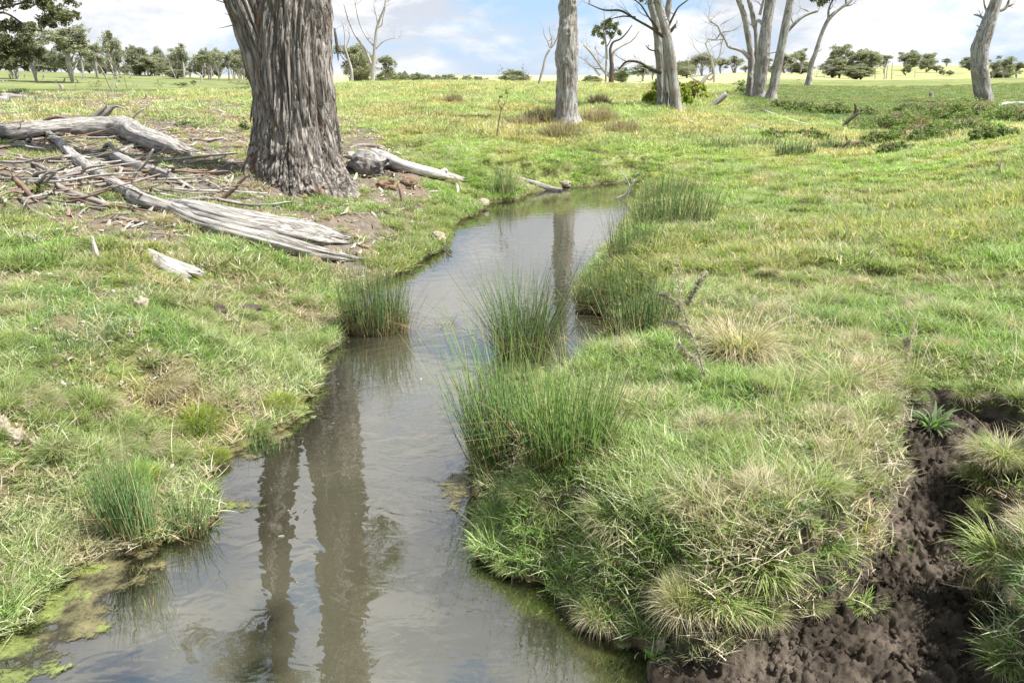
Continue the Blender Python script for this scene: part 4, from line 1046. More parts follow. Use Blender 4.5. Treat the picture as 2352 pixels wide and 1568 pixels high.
traced_tree('leaning_gum_tree', 'slender gum leaning to the right beyond the twin trunks with a dark broken base', 54.0,
    [[(1857, 191, 17), (1860, 172, 13), (1864, 145, 12), (1872, 125, 11), (1883, 90, 9), (1894, 62, 9), (1907, 40, 9), (1930, 20, 7), (1948, 8, 7), (1957, 0, 5)]],
    [[(1903, 42, 6), (1903, 25, 5), (1908, 10, 4), (1920, -10, 3)], [(1944, 12, 5), (1943, 0, 5), (1938, -20, 4)], [(1868, 130, 4), (1876, 121, 3), (1884, 116, 2)], [(1940, 14, 4), (1952, 13, 3), (1960, 9, 2)]],
    M_GUM, crown=[(1890, 2, 16, 130), (1880, -14, 22, 260), (1912, -10, 22, 260), (1935, -16, 18, 160), (1865, -4, 8, 50)], K=22, amp=.1, seed=441, leafL=.3)
traced_tree('gum_tree', 'thick smooth grey trunk bending right at the far right of the gully', 33.0,
    [[(2262, 255, 46), (2261, 240, 39), (2255, 200, 36), (2250, 150, 36), (2252, 110, 36), (2263, 75, 34), (2275, 40, 30), (2286, 10, 26), (2296, -30, 22), (2310, -100, 18), (2330, -190, 12)]],
    [[(2266, 50, 7), (2252, 38, 5), (2237, 34, 3)], [(2270, 34, 6), (2262, 15, 4), (2259, -5, 3)], [(2281, 30, 7), (2312, 16, 7), (2318, 0, 5), (2325, -20, 3)], [(2246, 92, 11), (2249, 76, 12), (2252, 64, 9)]], M_GUM, K=44, amp=.05, fr=10, fz=1.6, seed=451)
# dead sapling pole, small dead trees
traced_tree('dead_sapling', 'thin leaning dead sapling forked at the top left of the grey trunk', 38.0,
    [[(1238, 196, 7), (1247, 160, 6), (1256, 125, 5), (1264, 112, 5)]],
    [[(1264, 113, 4), (1258, 95, 3), (1250, 80, 2), (1249, 66, 1.5)], [(1265, 112, 4), (1268, 92, 3), (1263, 72, 2), (1262, 60, 1.5)], [(1266, 110, 4), (1276, 96, 3), (1281, 80, 2), (1282, 65, 1.5)]], M_DEADTREE, K=10, amp=0, seed=461)
traced_tree('sapling', 'thin bare brown sapling on the meadow between the big trunks', 19.0, [[(1142, 308, 3), (1146, 280, 3), (1150, 255, 2.4), (1152, 238, 2)]],
    [[(1150, 255, 2), (1158, 240, 1.5), (1166, 222, 1), (1169, 205, 1)], [(1150, 250, 2), (1145, 235, 1.5), (1150, 220, 1)]], M_STICK, crown=[(1163, 212, 8, 30), (1150, 225, 8, 25)], K=7, amp=0, seed=462, leafL=.06, pal=[((.2, .12, .06), 1)])
# bare tree group behind the big trunk
traced_tree('dead_tree', 'tall bare forked dead tree on the crest right of the huge trunk', 60.0,
    [[(856, 188, 11), (857, 160, 10), (860, 125, 8), (862, 95, 7), (866, 65, 6), (872, 45, 5), (882, 20, 4), (888, -10, 3)], [(854, 155, 8, .3), (842, 125, 7, .3), (828, 100, 6, .3), (815, 80, 4, .3), (800, 45, 4, .3), (790, 10, 3, .3)]],
    [[(861, 110, 4), (845, 90, 4), (835, 75, 3), (822, 40, 3), (815, 0, 2)], [(868, 58, 4), (864, 35, 3), (858, 10, 2)], [(864, 112, 3), (878, 98, 2.5), (895, 90, 2), (915, 88, 1.5)], [(866, 65, 3), (875, 60, 3), (880, 40, 2), (886, 15, 2)]], M_DEADTREE, twig=[(888, 5, 40, 3), (815, 10, 45, 3), (795, 30, 40, 2), (905, 88, 22, 2)], K=14, amp=0, seed=463)
traced_tree('dead_tree', 'thin white dead tree just right of the huge trunk', 56.0,
    [[(808, 190, 9), (807, 160, 6), (800, 135, 5), (793, 110, 4), (792, 80, 3), (787, 50, 2)]], [[(803, 145, 3), (788, 118, 2), (775, 100, 2)], [(805, 165, 3), (793, 155, 2), (782, 158, 2)], [(795, 110, 2), (803, 80, 2), (798, 60, 1.5)]], M_DEADTREE, twig=[(787, 52, 24, 3), (770, 70, 35, 2)], K=10, amp=0, seed=464)
traced_tree('dead_tree', 'wide bare dead tree with curving boughs right of the grey trunk', 62.0,
    [[(1404, 196, 15), (1404, 175, 12), (1405, 150, 10), (1403, 130, 8), (1402, 112, 6), (1408, 98, 5), (1425, 90, 4), (1440, 75, 3), (1452, 58, 2)]],
    [[(1405, 180, 9), (1385, 160, 7), (1368, 135, 6), (1352, 115, 5), (1341, 104, 3)], [(1407, 150, 6), (1410, 120, 5), (1425, 108, 4), (1450, 95, 3), (1470, 70, 2)], [(1405, 168, 4), (1420, 165, 4), (1435, 150, 3), (1455, 142, 2)], [(1378, 175, 5), (1362, 155, 4), (1345, 140, 3), (1330, 130, 1.5)], [(1397, 135, 3), (1380, 128, 2), (1365, 110, 2)]],
    M_DARKBARK, twig=[(1345, 108, 26, 3), (1466, 75, 24, 3), (1335, 135, 26, 3), (1452, 140, 30, 3), (1425, 60, 26, 2)], K=14, amp=0, seed=465, twigmat=M_DEADTREE)
traced_tree('gum_tree', 'slim white stemmed gum with a round tuft of foliage beside the bare dead tree', 60.0,
    [[(1391, 196, 6), (1392, 160, 5), (1393, 120, 5), (1390, 90, 4), (1385, 65, 3)]], [[(1393, 110, 3), (1404, 90, 2.5), (1415, 70, 2)], [(1391, 95, 3), (1375, 80, 2), (1366, 65, 2)], [(1386, 65, 2), (1388, 40, 1.5), (1386, 20, 1)]], M_GUM,
    crown=[(1372, 66, 14, 160), (1392, 58, 15, 200), (1410, 60, 14, 180), (1382, 82, 13, 130), (1400, 80, 13, 110), (1418, 76, 9, 70), (1362, 78, 8, 60), (1386, 98, 7, 40), (1398, 50, 9, 70)], K=10, amp=0, seed=466, leafL=.30)
traced_tree('dead_tree', 'white bare dead tree on the slope behind the trio of trunks', 66.0, [[(1640, 196, 6), (1640, 165, 5), (1632, 130, 4), (1620, 100, 3)]], [[(1640, 160, 3), (1652, 130, 3), (1660, 90, 2)], [(1634, 135, 3), (1610, 125, 2), (1592, 105, 2)]], M_DEADTREE, twig=[(1620, 100, 45, 5), (1655, 100, 50, 5), (1595, 110, 30, 3), (1640, 130, 40, 3)], K=9, amp=0, seed=467)
traced_tree('dead_tree', 'twisted bleached stump with bare limbs left of the twin trunks', 52.0, [[(1610, 205, 20), (1614, 190, 14), (1622, 178, 9), (1634, 168, 5)]], [[(1612, 192, 6), (1600, 186, 5), (1588, 178, 3)], [(1622, 180, 5), (1632, 184, 4), (1640, 172, 3)]], M_DEADTREE, twig=[(1630, 172, 20, 3)], K=16, amp=.15, seed=468)
traced_tree('dead_tree', 'small broken white stub of a tree on the left crest', 78.0, [[(462, 197, 5), (463, 182, 4), (459, 172, 4), (450, 166, 2)]], [[(462, 180, 2), (468, 172, 1.5)]], M_LOGW, K=9, amp=0, seed=469)
traced_tree('dead_tree', 'long leaning dead pole crossing the left valley', 40.0, [[(262, 218, 4), (250, 195, 3.5), (240, 172, 3), (228, 152, 2.5), (218, 142, 1.5)]], [[(245, 182, 2), (232, 165, 1.5), (222, 160, 1)]], M_STICKG, twig=[(222, 145, 16, 2)], K=8, amp=0, seed=470)
ORD = ['leftmost', 'second from the left', 'third from the left', 'fourth from the left', 'fifth from the left', 'sixth from the left', 'seventh from the left', 'eighth from the left', 'ninth from the left', 'eighth from the right', 'seventh from the right', 'sixth from the right', 'fifth from the right', 'fourth from the right', 'third from the right', 'second from the right', 'rightmost']
for i, (u0, vt, ub) in enumerate([(2033, 140, 2031), (2040, 146, 2036), (2050, 142, 2048), (2012, 155, 2010)]):
    traced_tree('dead_tree', ('second', 'third', 'rightmost', 'leftmost')[i] + ' of the four bare dead poles right of the big round crown', 120.0 + i, [[(ub, 178, 2.4), ((ub + u0) / 2, 160, 2), (u0, vt, 1)]], [], M_DEADTREE, twig=[(u0, vt + 8, 8, 3)], K=6, amp=0, seed=480 + i, group='bare poles on the yellow paddock')
# the overhanging crown at the left edge
PALD = [((.11, .125, .065), 3), ((.15, .165, .09), 3), ((.075, .085, .045), 2), ((.19, .18, .09), 1)]
traced_tree('gum_tree', 'near gum tree whose dark foliage and boughs hang into the top left corner', 27.0,
    [[(-150, 245, 40), (-140, 180, 34), (-120, 100, 30), (-90, 20, 26), (-60, -60, 20)]],
    [[(-110, 60, 14), (-60, 30, 10), (0, 20, 7), (30, 12, 5), (60, 5, 4)], [(-120, 90, 10), (-50, 60, 7), (10, 30, 5), (45, 50, 4), (75, 80, 2)], [(-130, 170, 9), (-60, 160, 7), (10, 155, 5), (50, 150, 3)], [(-100, 0, 12), (-20, -30, 8), (70, -30, 5), (140, -10, 3)], [(60, 5, 3), (110, 20, 3), (150, 38, 2)]], M_DARKBARK,
    crown=[(20, 6, 16, 150), (60, -6, 24, 260), (105, 6, 26, 380), (130, 26, 26, 360), (150, 42, 24, 300), (170, 36, 14, 120), (100, 45, 22, 220), (120, 60, 14, 110), (165, 4, 18, 120), (60, 18, 16, 90),
        (20, 100, 22, 300), (55, 95, 20, 260), (10, 125, 24, 340), (50, 125, 22, 280), (85, 120, 16, 180), (25, 148, 18, 200), (-20, 110, 58, 600), (-30, 150, 30, 400), (95, 135, 10, 60), (-60, -20, 80, 900), (20, -50, 50, 500), (110, -45, 40, 400), (180, -20, 22, 120), (40, 60, 22, 260), (5, 60, 26, 300), (80, 60, 18, 160), (60, 145, 20, 200), (0, 85, 24, 260)],
    K=20, amp=.1, seed=490, pal=PALD, leafL=.13)

# ------------------------------------------------------------------ generic trees for the distance (built ~10 m tall, origin at base)
FARPAL = [((.235, .25, .18), 3), ((.29, .305, .225), 3), ((.17, .185, .135), 2), ((.35, .33, .23), 1.0)]  # far crowns paled and greyed, distance haze painted into the leaf colour
def proto_tree(kind, seed):
    rng = np.random.default_rng(seed); a = Acc(); lv = Acc(); tips = []
    H = 10.0
    def lobes(n_, rx, zc, rz, r0, r1, shell):
        out = []
        for k in range(n_):
            d = rng.normal(0, 1, 3); d /= np.linalg.norm(d); q = rng.uniform(shell, 1)
            out.append((np.array([d[0] * rx * q, d[1] * rx * q, zc + d[2] * rz * q]), rng.uniform(r0, r1)))
        return out
    if kind == 'gum':      # tall bare stems, loose hanging clumps
        cl = lobes(rng.integers(14, 24), rng.uniform(1.3, 2.0), 6.3, 3.3, .5, 1.0, .2); pal = FARPAL
        stemx = [(rng.normal(0, .12), rng.normal(0, .12)) for _ in range(rng.integers(1, 4))]
        for c, rad in cl:
            sx_, sy_ = stemx[rng.integers(0, len(stemx))]; zf = max(.8, c[2] - rng.uniform(1.5, 3.5))
            P = np.array([[sx_, sy_, -.2, .10], [sx_ * 2 + c[0] * .15, sy_ * 2 + c[1] * .15, zf, .06], [c[0] * .7, c[1] * .7, (zf + c[2]) / 2 + .4, .035], [c[0], c[1], c[2] + rad * .5, .012]])
            V, Q, T, tc = tube(P, 5, 9, None, cap=(False, False)); a.add(V, Q, T, tc)
            for q in range(2): grow(a, rng, c, rng.normal(0, 1, 3) * [.6, .6, .3] + [0, 0, .5], 1.2, .02, 1, 2, tips, .1, 3)
    elif kind == 'round':  # dense spreading
        for k in range(4):
            d = np.array([rng.normal(0, .5), rng.normal(0, .5), 1.]); d /= np.linalg.norm(d)
            grow(a, rng, (0, 0, .1 * k), d, 4.0, .2, 0, 2, tips, .2, 6, .2, (2, 3))
        pal = FARPAL; cl = lobes(52, 3.5, 5.2, 4.2, .95, 1.5, .45)
        cl = [(c, r_) for c, r_ in cl if c[2] > 1.3]
    elif kind == 'bush':
        for k in range(5):
            d = np.array([rng.normal(0, .6), rng.normal(0, .6), 1.]); d /= np.linalg.norm(d)
            grow(a, rng, (0, 0, 0), d, 5, .12, 0, 2, tips, .1, 4, .25, (2, 3))
        pal = [((.09, .125, .05), 3), ((.13, .16, .06), 2), ((.06, .085, .035), 2)]; cl = [(t, rng.uniform(1.0, 1.8)) for t in tips]
    elif kind == 'sapling':
        grow(a, rng, (0, 0, 0), (0.05, 0, 1), 6, .08, 0, 2, tips, .3, 4, .15, (3, 4))
        pal = [((.17, .19, .08), 3), ((.22, .20, .10), 2), ((.22, .15, .08), 1)]; cl = [(t, rng.uniform(.5, .9)) for t in tips]
    else:                  # bare
        for k in range(2):
            d = np.array([rng.normal(0, .3), rng.normal(0, .3), 1.]); d /= np.linalg.norm(d)
            grow(a, rng, (0, 0, -.1), d, 5.2, .13, 0, 4, tips, .25, 5, .22, (2, 3))
        cl = []; pal = LEAFPAL
    cl.sort(key=lambda c: -c[0][2])
    rng.shuffle(cl)
    for c, rad in cl[:80]:
        leaf_cluster(lv, rng, c, rad, {'gum': 240, 'round': 300, 'bush': 130, 'sapling': 30}[kind], .34, .12 if kind == 'gum' else .16, pal, 1.15 if kind == 'gum' else .75)
    top = max(v[:, 2].max() for v in (a.V + lv.V)); k = 10.0 / top
    for L in (a, lv): L.V = [v * k for v in L.V]; L.tc = [v * k for v in L.tc]
    return a.mesh(kind + '_wood', M_DEADTREE if kind in ('bare', 'gum') else M_DARKBARK), (lv.mesh(kind + '_leaves', M_LEAF) if cl else None), a, lv
PT = {}
for kind, n_ in (('gum', 5), ('round', 3), ('bush', 3), ('sapling', 2), ('bare', 3)):
    for i in range(n_):
        w_, l_, a_, v_ = proto_tree(kind, 1000 + 17 * i + len(kind) * 131)
        allv = np.concatenate(a_.V + v_.V); PT.setdefault(kind, []).append((w_, l_, np.abs(allv[:, 0]).max() * 1.0))
TN = {'gum': 'gum_tree', 'round': 'spreading_tree', 'bush': 'shrub', 'sapling': 'sapling', 'bare': 'bare_tree'}
TRNG = random.Random(4)
def far_tree(kind, u, vtop, wpx, y, label, group=None, idx=None, vb=None):
    w_, l_, half = PT[kind][TRNG.randrange(len(PT[kind])) if idx is None else idx % len(PT[kind])]
    q = PX(u, vtop, y); g = gz(q[0], y)
    if vb is not None: g = min(g, PX(u, vb, y)[2]) if y > 100 else g
    hh = max(q[2] - g, .4); sx = wpx * mpp(q) * .5 / half * 1.45
    t = thing(TN[kind], label, 'shrub' if kind == 'bush' else 'tree', (q[0], y, g), TRNG.uniform(0, 6.28), group)
    sz = hh / 10.; t.scale = (max(sx, sz * .5), max(sx, sz * .5), sz)
    link('trunk' if kind != 'bare' else 'limbs', w_, t)
    if l_: link('crown', l_, t)
    return t
TL = 'gum trees scattered along the left skyline'
for a in [
    ('gum', 60, 40, 110, 62, 'broad tall gum behind the hanging foliage at the far left'), ('gum', 145, 46, 120, 62, 'tallest gum clump right of the hanging foliage on the left hill'), ('gum', 20, 70, 90, 66, 'shorter gum in the shade at the extreme left skyline'),
    ('gum', 172, 62, 50, 74, 'narrow gum hugging the right of the tallest clump'), ('gum', 205, 90, 46, 78, 'thin whitish gum standing left of the lone slender one'), ('gum', 248, 53, 58, 76, 'lone slender gum with a small high crown on the left skyline'),
    ('gum', 332, 124, 62, 95, 'low multi stemmed gum clump alone on the left skyline'), ('gum', 410, 96, 56, 88, 'sparse gum with bare side branches left of the dark clump'), ('round', 403, 158, 46, 90, 'low dark bush at the foot of the sparse gum'),
    ('gum', 472, 105, 80, 92, 'dark spreading gum clump left of the huge trunk'), ('gum', 515, 114, 40, 96, 'thin gum right of the dark spreading clump'), ('gum', 540, 122, 44, 90, 'thin gum second from the huge trunk on the left skyline'), ('gum', 575, 112, 50, 84, 'gum tree partly hidden by the left edge of the huge trunk'),
    ('bare', 495, 120, 60, 90, 'bare grey tree among the dark gums left of the huge trunk'), ('bare', 395, 110, 50, 86, 'bare twiggy tree just left of the sparse gum'), ('bare', 215, 120, 40, 76, 'bare whitish tree under the thin gum'),
    ('sapling', 285, 140, 50, 42, 'young gum with blue green leaves and rusty stem in the left valley'), ('sapling', 220, 178, 34, 44, 'pale feathery sapling left of the rusty stemmed one'), ('sapling', 357, 182, 26, 44, 'small brownish sapling in the middle of the left valley'),
    ('bush', 412, 192, 30, 60, 'round dark green shrub on the left slope'), ('bush', 443, 184, 14, 64, 'tiny bright green shrub right of the round dark one'), ('sapling', 546, 178, 44, 33, 'little brown leaved sapling with its shadow near the huge trunk'), ('sapling', 574, 158, 36, 45, 'bright green sapling beside the left edge of the huge trunk'),
    ('sapling', 225, 215, 24, 30, 'wispy low sapling on the near edge of the left meadow'), ('sapling', 170, 190, 14, 34, 'thin yellow sapling by the left fence line'),
    ('gum', 800, 90, 70, 80, 'dense olive gum behind the white dead tree right of the huge trunk'), ('gum', 838, 94, 60, 82, 'olive gum directly behind the tall bare forked tree'), ('round', 822, 112, 60, 78, 'bushy olive tree under the tall bare forked tree'), ('gum', 888, 120, 42, 86, 'dark gum right of the tall bare forked tree'), ('bush', 868, 172, 40, 66, 'bright low bush at the foot of the tall bare forked tree'),
    ('round', 1182, 157, 58, 90, 'small flat topped tree on the crest left of the grey trunk'), ('sapling', 1147, 148, 20, 60, 'feathery sapling on the crest left of the flat topped tree'), ('sapling', 1205, 146, 24, 70, 'feathery sapling right of the flat topped tree'), ('bush', 1118, 176, 14, 58, 'tiny bush alone on the crest in the middle'),
    ('round', 1358, 172, 44, 78, 'low olive bush right of the grey trunk'), ('bush', 1437, 152, 54, 74, 'yellowish bush between the bare tree and the trio of trunks'), ('round', 1425, 160, 40, 80, 'dark bush behind the yellowish bush'), ('gum', 1478, 146, 56, 90, 'grey gum left of the trio of trunks'), ('gum', 1500, 150, 40, 92, 'grey gum showing just behind the trio of trunks'), ('bare', 1475, 120, 50, 80, 'bare spindly tree left of the trio of trunks'),
    ('gum', 1618, 116, 70, 96, 'clumpy gum behind the white bare dead tree'), ('round', 1580, 150, 50, 90, 'olive bush behind the trio of trunks on the right'), ('gum', 1660, 130, 44, 105, 'thin grey gum left of the twin trunks'), ('gum', 1692, 122, 50, 104, 'rounded gum touching the twin trunks on their left'), ('gum', 1640, 126, 50, 100, 'grey gum behind the bleached stump'),
    ('bare', 1600, 100, 70, 70, 'bare tree with fine twigs over the olive bush'), ('gum', 1763, 130, 30, 110, 'gum seen in the gap right of the twin trunks'), ('gum', 1812, 118, 48, 105, 'grey gum between the pale leaning trunk and the leaning slender gum'), ('gum', 1842, 108, 44, 110, 'gum just behind the leaning slender gum'), ('round', 1842, 140, 60, 112, 'hazy dark bush behind the leaning slender gum'), ('bare', 1818, 140, 30, 92, 'white bare sapling left of the leaning slender gum'),
    ('round', 1938, 98, 72, 92, 'big dark crown, left half of the great round clump'), ('round', 1985, 110, 84, 90, 'big brownish crown, right half of the great round clump'), ('round', 1970, 150, 64, 88, 'low dense crown in front of the great round clump'), ('round', 1918, 130, 50, 90, 'pale olive crown at the left foot of the great round clump'),
    ('bare', 1900, 134, 60, 86, 'white bare tree tangled at the left foot of the great round clump'), ('bare', 1880, 142, 40, 84, 'smaller white bare tree farther left of the great round clump'), ('gum', 2008, 116, 44, 150, 'blue grey gum behind the great round clump'), ('gum', 2034, 122, 40, 170, 'distant dark gum just right of the great round clump'), 
    ('round', 2094, 114, 54, 190, 'dark flat crowned tree on the yellow paddock'), ('gum', 2094, 117, 60, 188, 'tall gum rising out of the flat crowned tree on the paddock'), ('round', 2138, 120, 40, 210, 'dark distant round tree behind the olive one on the paddock'), ('round', 2132, 133, 40, 170, 'olive round tree right of the flat crowned tree'), ('round', 2084, 146, 24, 150, 'small dark round tree on the paddock left of the brown dead one'), ('bare', 2106, 145, 28, 130, 'brown half dead tree in front on the yellow paddock'),
    ('gum', 2176, 132, 24, 230, 'lone distant gum on the skyline of the yellow paddock'), ('round', 2155, 150, 32, 170, 'pale round tree right of the olive one'), ('round', 2166, 160, 18, 150, 'small round orange green bush on the paddock'), ('round', 2183, 161, 20, 150, 'smallest orange green bush at the right of its twin'),
    ('round', 2232, 127, 34, 200, 'wide dark tree left of the bending smooth trunk'), ('gum', 2290, 134, 44, 110, 'olive gum right of the bending smooth trunk'), ('gum', 2318, 124, 54, 105, 'brownish tall gum near the right edge skyline'), ('gum', 2345, 140, 44, 130, 'gum cut by the right edge of the picture'), ('round', 2300, 150, 54, 112, 'low olive bush under the gums at the right edge'), ('bush', 1702, 182, 24, 44, 'dark green bush in the gap left of the twin trunks'),
    ('bush', 1712, 200, 36, 34, 'yellow green bush hiding the foot of the twin trunks'), ('sapling', 1828, 176, 26, 42, 'tiny olive sapling right of the pale leaning trunk')]:
    far_tree(*a)
rr = random.Random(9)
for i in range(75):
    u = rr.uniform(-20, 600); far_tree('round' if rr.random() < .3 else 'gum', u, rr.uniform(100, 155), rr.uniform(22, 44), rr.uniform(95, 125), 'one of the low hazy trees filling the left skyline between the tall gums', TL)
for i in range(14):
    u = 885 + i * 16 + rr.uniform(-6, 6); far_tree('round', u, 163 + i * 1.1 + rr.uniform(-5, 3), rr.uniform(22, 40), rr.uniform(150, 200), 'one of the tiny dark distant trees lining the crest in the middle', 'distant trees on the middle skyline', vb=190)
for i in range(12):
    u = rr.uniform(1560, 1840); far_tree('gum' if rr.random() < .5 else 'round', u, rr.uniform(128, 155), rr.uniform(25, 45), rr.uniform(118, 150), 'one of the grey distant trees filling the skyline behind the twin trunks', 'distant trees behind the twin trunks')

# leafy shrub round the trio, brambles, weeds
def leafy(name, label, cat, u, v, wpx, hpx, pal, seed, nl, L=.05, canes=14, group=None, Wf=.5, dome=1.0):
    b = G(u, v); s = mpp(b); R = wpx * .5 * s; H = hpx * s; rng = np.random.default_rng(seed)
    t = thing(name, label, cat, b, 0, group); a = Acc(); lv = Acc()
    for i in range(canes):
        an = rng.uniform(0, 6.28); rr_ = R * rng.uniform(.3, 1); 
        p = np.array([[0, 0, 0, .008], [.45 * rr_ * math.cos(an), .35 * rr_ * math.sin(an), H * rng.uniform(.7, 1.05), .006], [rr_ * math.cos(an), .8 * rr_ * math.sin(an), H * rng.uniform(.2, .8), .003]])
        p[0, 0] = rng.normal(0, R * .3); v_, q, tt, tc = tube(p, 4, 8); a.add(v_, q, tt, tc)
    k = max(6, nl // 60)
    for i in range(k):
        an = rng.uniform(0, 6.28); rad = R * math.sqrt(rng.random()); hz = H * math.sqrt(max(0, 1 - (rad / R) ** 2)) * rng.uniform(.35, 1) * dome
        leaf_cluster(lv, rng, np.array([rad * math.cos(an), .75 * rad * math.sin(an), hz]), max(R * .2, .08), 60, L, L * Wf, pal, .8, 0)
    link('canes', a.mesh('canes', M_STICK), t); link('leaves', lv.mesh('leaves', M_LEAF), t); return t
BR = [((.17, .25, .08), 3), ((.26, .34, .14), 2.5), ((.10, .15, .05), 2), ((.34, .27, .16), .7)]
YG = [((.33, .38, .07), 3), ((.25, .32, .06), 3), ((.42, .40, .09), 1)]
leafy('leafy_shrub', 'yellow green leafy shrub around the feet of the trio of trunks', 'shrub', 1530, 245, 110, 66, YG, 1, 4200, .12, 40)
leafy('leafy_shrub', 'yellow green shrub arm spreading right of the trio of trunks', 'shrub', 1592, 232, 70, 46, YG, 2, 1800, .12, 20)
for i, (u, v, w_, h_, lab) in enumerate([(2060, 300, 150, 40, 'bramble mound nearest the gully at the left of the thicket'), (2140, 275, 150, 36, 'bramble mound in the middle of the right thicket, far side'), (2235, 270, 150, 34, 'bramble mound at the foot of the bending smooth trunk'), (2325, 285, 130, 36, 'bramble mound cut by the right edge'),
    (2110, 325, 150, 34, 'front bramble mound with brown stems on the right bank'), (2210, 312, 150, 34, 'front bramble mound under the bending trunk'), (2020, 335, 90, 30, 'low bramble patch beside the thin dark snag'), (2290, 322, 110, 26, 'low bramble mound on the crest near the right edge'),
    (1915, 262, 70, 20, 'dark bramble patch on the far side of the gully'), (1840, 258, 80, 22, 'bramble strip behind the long white stick'), (1790, 250, 60, 18, 'bramble strip right of the twin trunks'), (1990, 265, 60, 16, 'bramble patch left of the thicket beyond the rushes'), (2085, 258, 60, 18, 'small bramble patch on the slope behind the thicket'), (1860, 325, 90, 22, 'rough green bramble patch on the wet flat left of the thin dark snag'), (1960, 350, 90, 22, 'rough bramble patch in front of the gully whitish boulders'), (1780, 318, 80, 16, 'rough green bramble strip nearest the pond on the wet flat'), (2060, 355, 100, 22, 'front bramble edge where the right pasture begins')]):
    leafy('bramble_bush', lab, 'bramble', u, v, w_ * 1.1, h_ * 1.05, BR, 20 + i, 3600, .065, 34, 'brambles in the gully on the right')
leafy('green_shrub', 'small dark green shrub at the left foot of the big trunk', 'shrub', 566, 300, 26, 22, BR, 40, 300, .05, 8)
leafy('weed_patch', 'low leafy weeds in the shade behind the fallen timber', 'weeds', 420, 292, 80, 12, BR, 41, 500, .05, 6)
BN = [((.25, .19, .135), 3), ((.36, .30, .23), 2), ((.16, .19, .07), .8)]
for i, (u, v, w_, h_, lab) in enumerate([(1250, 282, 90, 36, 'tangle of brown dead weeds at the left of the grey trunk'), (1290, 318, 90, 36, 'dead brown brush in front of the grey trunk'), (1375, 285, 80, 36, 'dead brown brush touching the grey trunk on its right'), (1430, 305, 80, 24, 'thin dead brush farther right of the grey trunk'), (1200, 292, 70, 26, 'dead weeds left of the tangle by the grey trunk'),
    (1375, 245, 50, 26, 'dead stalks behind the grey trunk on the meadow'), (1040, 240, 40, 22, 'dead stalks on the meadow in the middle distance'), (2110, 300, 60, 30, 'dead brown stems poking through the brambles')]):
    b = G(u, v); s = mpp(b); rng = np.random.default_rng(60 + i)
    t = thing('dead_brush', lab, 'brush', b); R = w_ * .5 * s; H = h_ * s
    link('stems', blade_mesh('dead_stems', [blades(1100, R, (H * .6, H * 1.5), (.008, .014), (.0, 1.2), (-.6, 1.4), BN, 3, rng, .5)], M_BLADE), t)
    lv = Acc()
    for k in range(14): leaf_cluster(lv, rng, np.array([rng.normal(0, R * .5), rng.normal(0, R * .4), H * rng.uniform(.2, .7)]), R * .22, 24, .05, .02, BN)
    link('dead_leaves', lv.mesh('dead_leaves', M_LEAF), t)

# ------------------------------------------------------------------ tussocks
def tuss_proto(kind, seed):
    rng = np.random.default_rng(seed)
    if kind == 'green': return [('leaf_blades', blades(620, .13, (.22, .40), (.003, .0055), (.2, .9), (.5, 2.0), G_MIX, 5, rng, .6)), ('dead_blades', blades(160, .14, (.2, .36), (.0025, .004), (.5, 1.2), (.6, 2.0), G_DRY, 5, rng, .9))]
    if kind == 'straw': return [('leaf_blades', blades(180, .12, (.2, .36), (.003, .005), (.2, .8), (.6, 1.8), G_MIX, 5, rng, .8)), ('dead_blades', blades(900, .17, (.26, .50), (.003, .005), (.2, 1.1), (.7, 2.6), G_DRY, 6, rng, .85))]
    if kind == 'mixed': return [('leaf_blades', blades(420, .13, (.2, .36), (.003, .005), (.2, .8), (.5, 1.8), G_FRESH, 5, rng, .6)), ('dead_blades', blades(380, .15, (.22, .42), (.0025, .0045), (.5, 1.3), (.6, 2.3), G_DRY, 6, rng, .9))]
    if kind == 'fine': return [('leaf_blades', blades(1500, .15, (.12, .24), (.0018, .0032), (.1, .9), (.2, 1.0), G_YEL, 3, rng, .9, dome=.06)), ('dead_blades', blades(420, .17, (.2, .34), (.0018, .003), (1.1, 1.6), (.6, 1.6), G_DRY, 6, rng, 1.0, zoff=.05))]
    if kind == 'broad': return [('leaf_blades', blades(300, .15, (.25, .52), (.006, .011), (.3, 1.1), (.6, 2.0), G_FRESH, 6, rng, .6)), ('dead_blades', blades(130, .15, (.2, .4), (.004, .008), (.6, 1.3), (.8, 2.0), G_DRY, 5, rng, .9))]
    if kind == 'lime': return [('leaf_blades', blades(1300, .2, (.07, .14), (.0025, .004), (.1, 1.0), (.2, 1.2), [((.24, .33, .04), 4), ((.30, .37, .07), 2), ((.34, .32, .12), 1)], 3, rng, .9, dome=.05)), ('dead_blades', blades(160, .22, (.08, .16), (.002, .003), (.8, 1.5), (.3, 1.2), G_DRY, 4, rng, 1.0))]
TP = {}
for k in ('green', 'straw', 'mixed', 'fine', 'broad', 'lime'):
    TP[k] = [[(nm, blade_mesh(k + '_' + nm, [bl], M_BLADE)) for nm, bl in tuss_proto(k, 70 + j * 7 + len(k))] for j in range(2)]
tuss_inst = {}
for k, kk, j in (('green', 'green', 0), ('straw', 'straw', 0), ('mixed', 'mixed', 0), ('green2', 'green', 1), ('green3', 'broad', 1)):
    tuss_inst[k] = blade_mesh('clump_' + k, [bl for nm, bl in tuss_proto(kk, 170 + j)], M_BLADE)
HT = {'green': .38, 'straw': .46, 'mixed': .38, 'fine': .26, 'broad': .5, 'lime': .18}
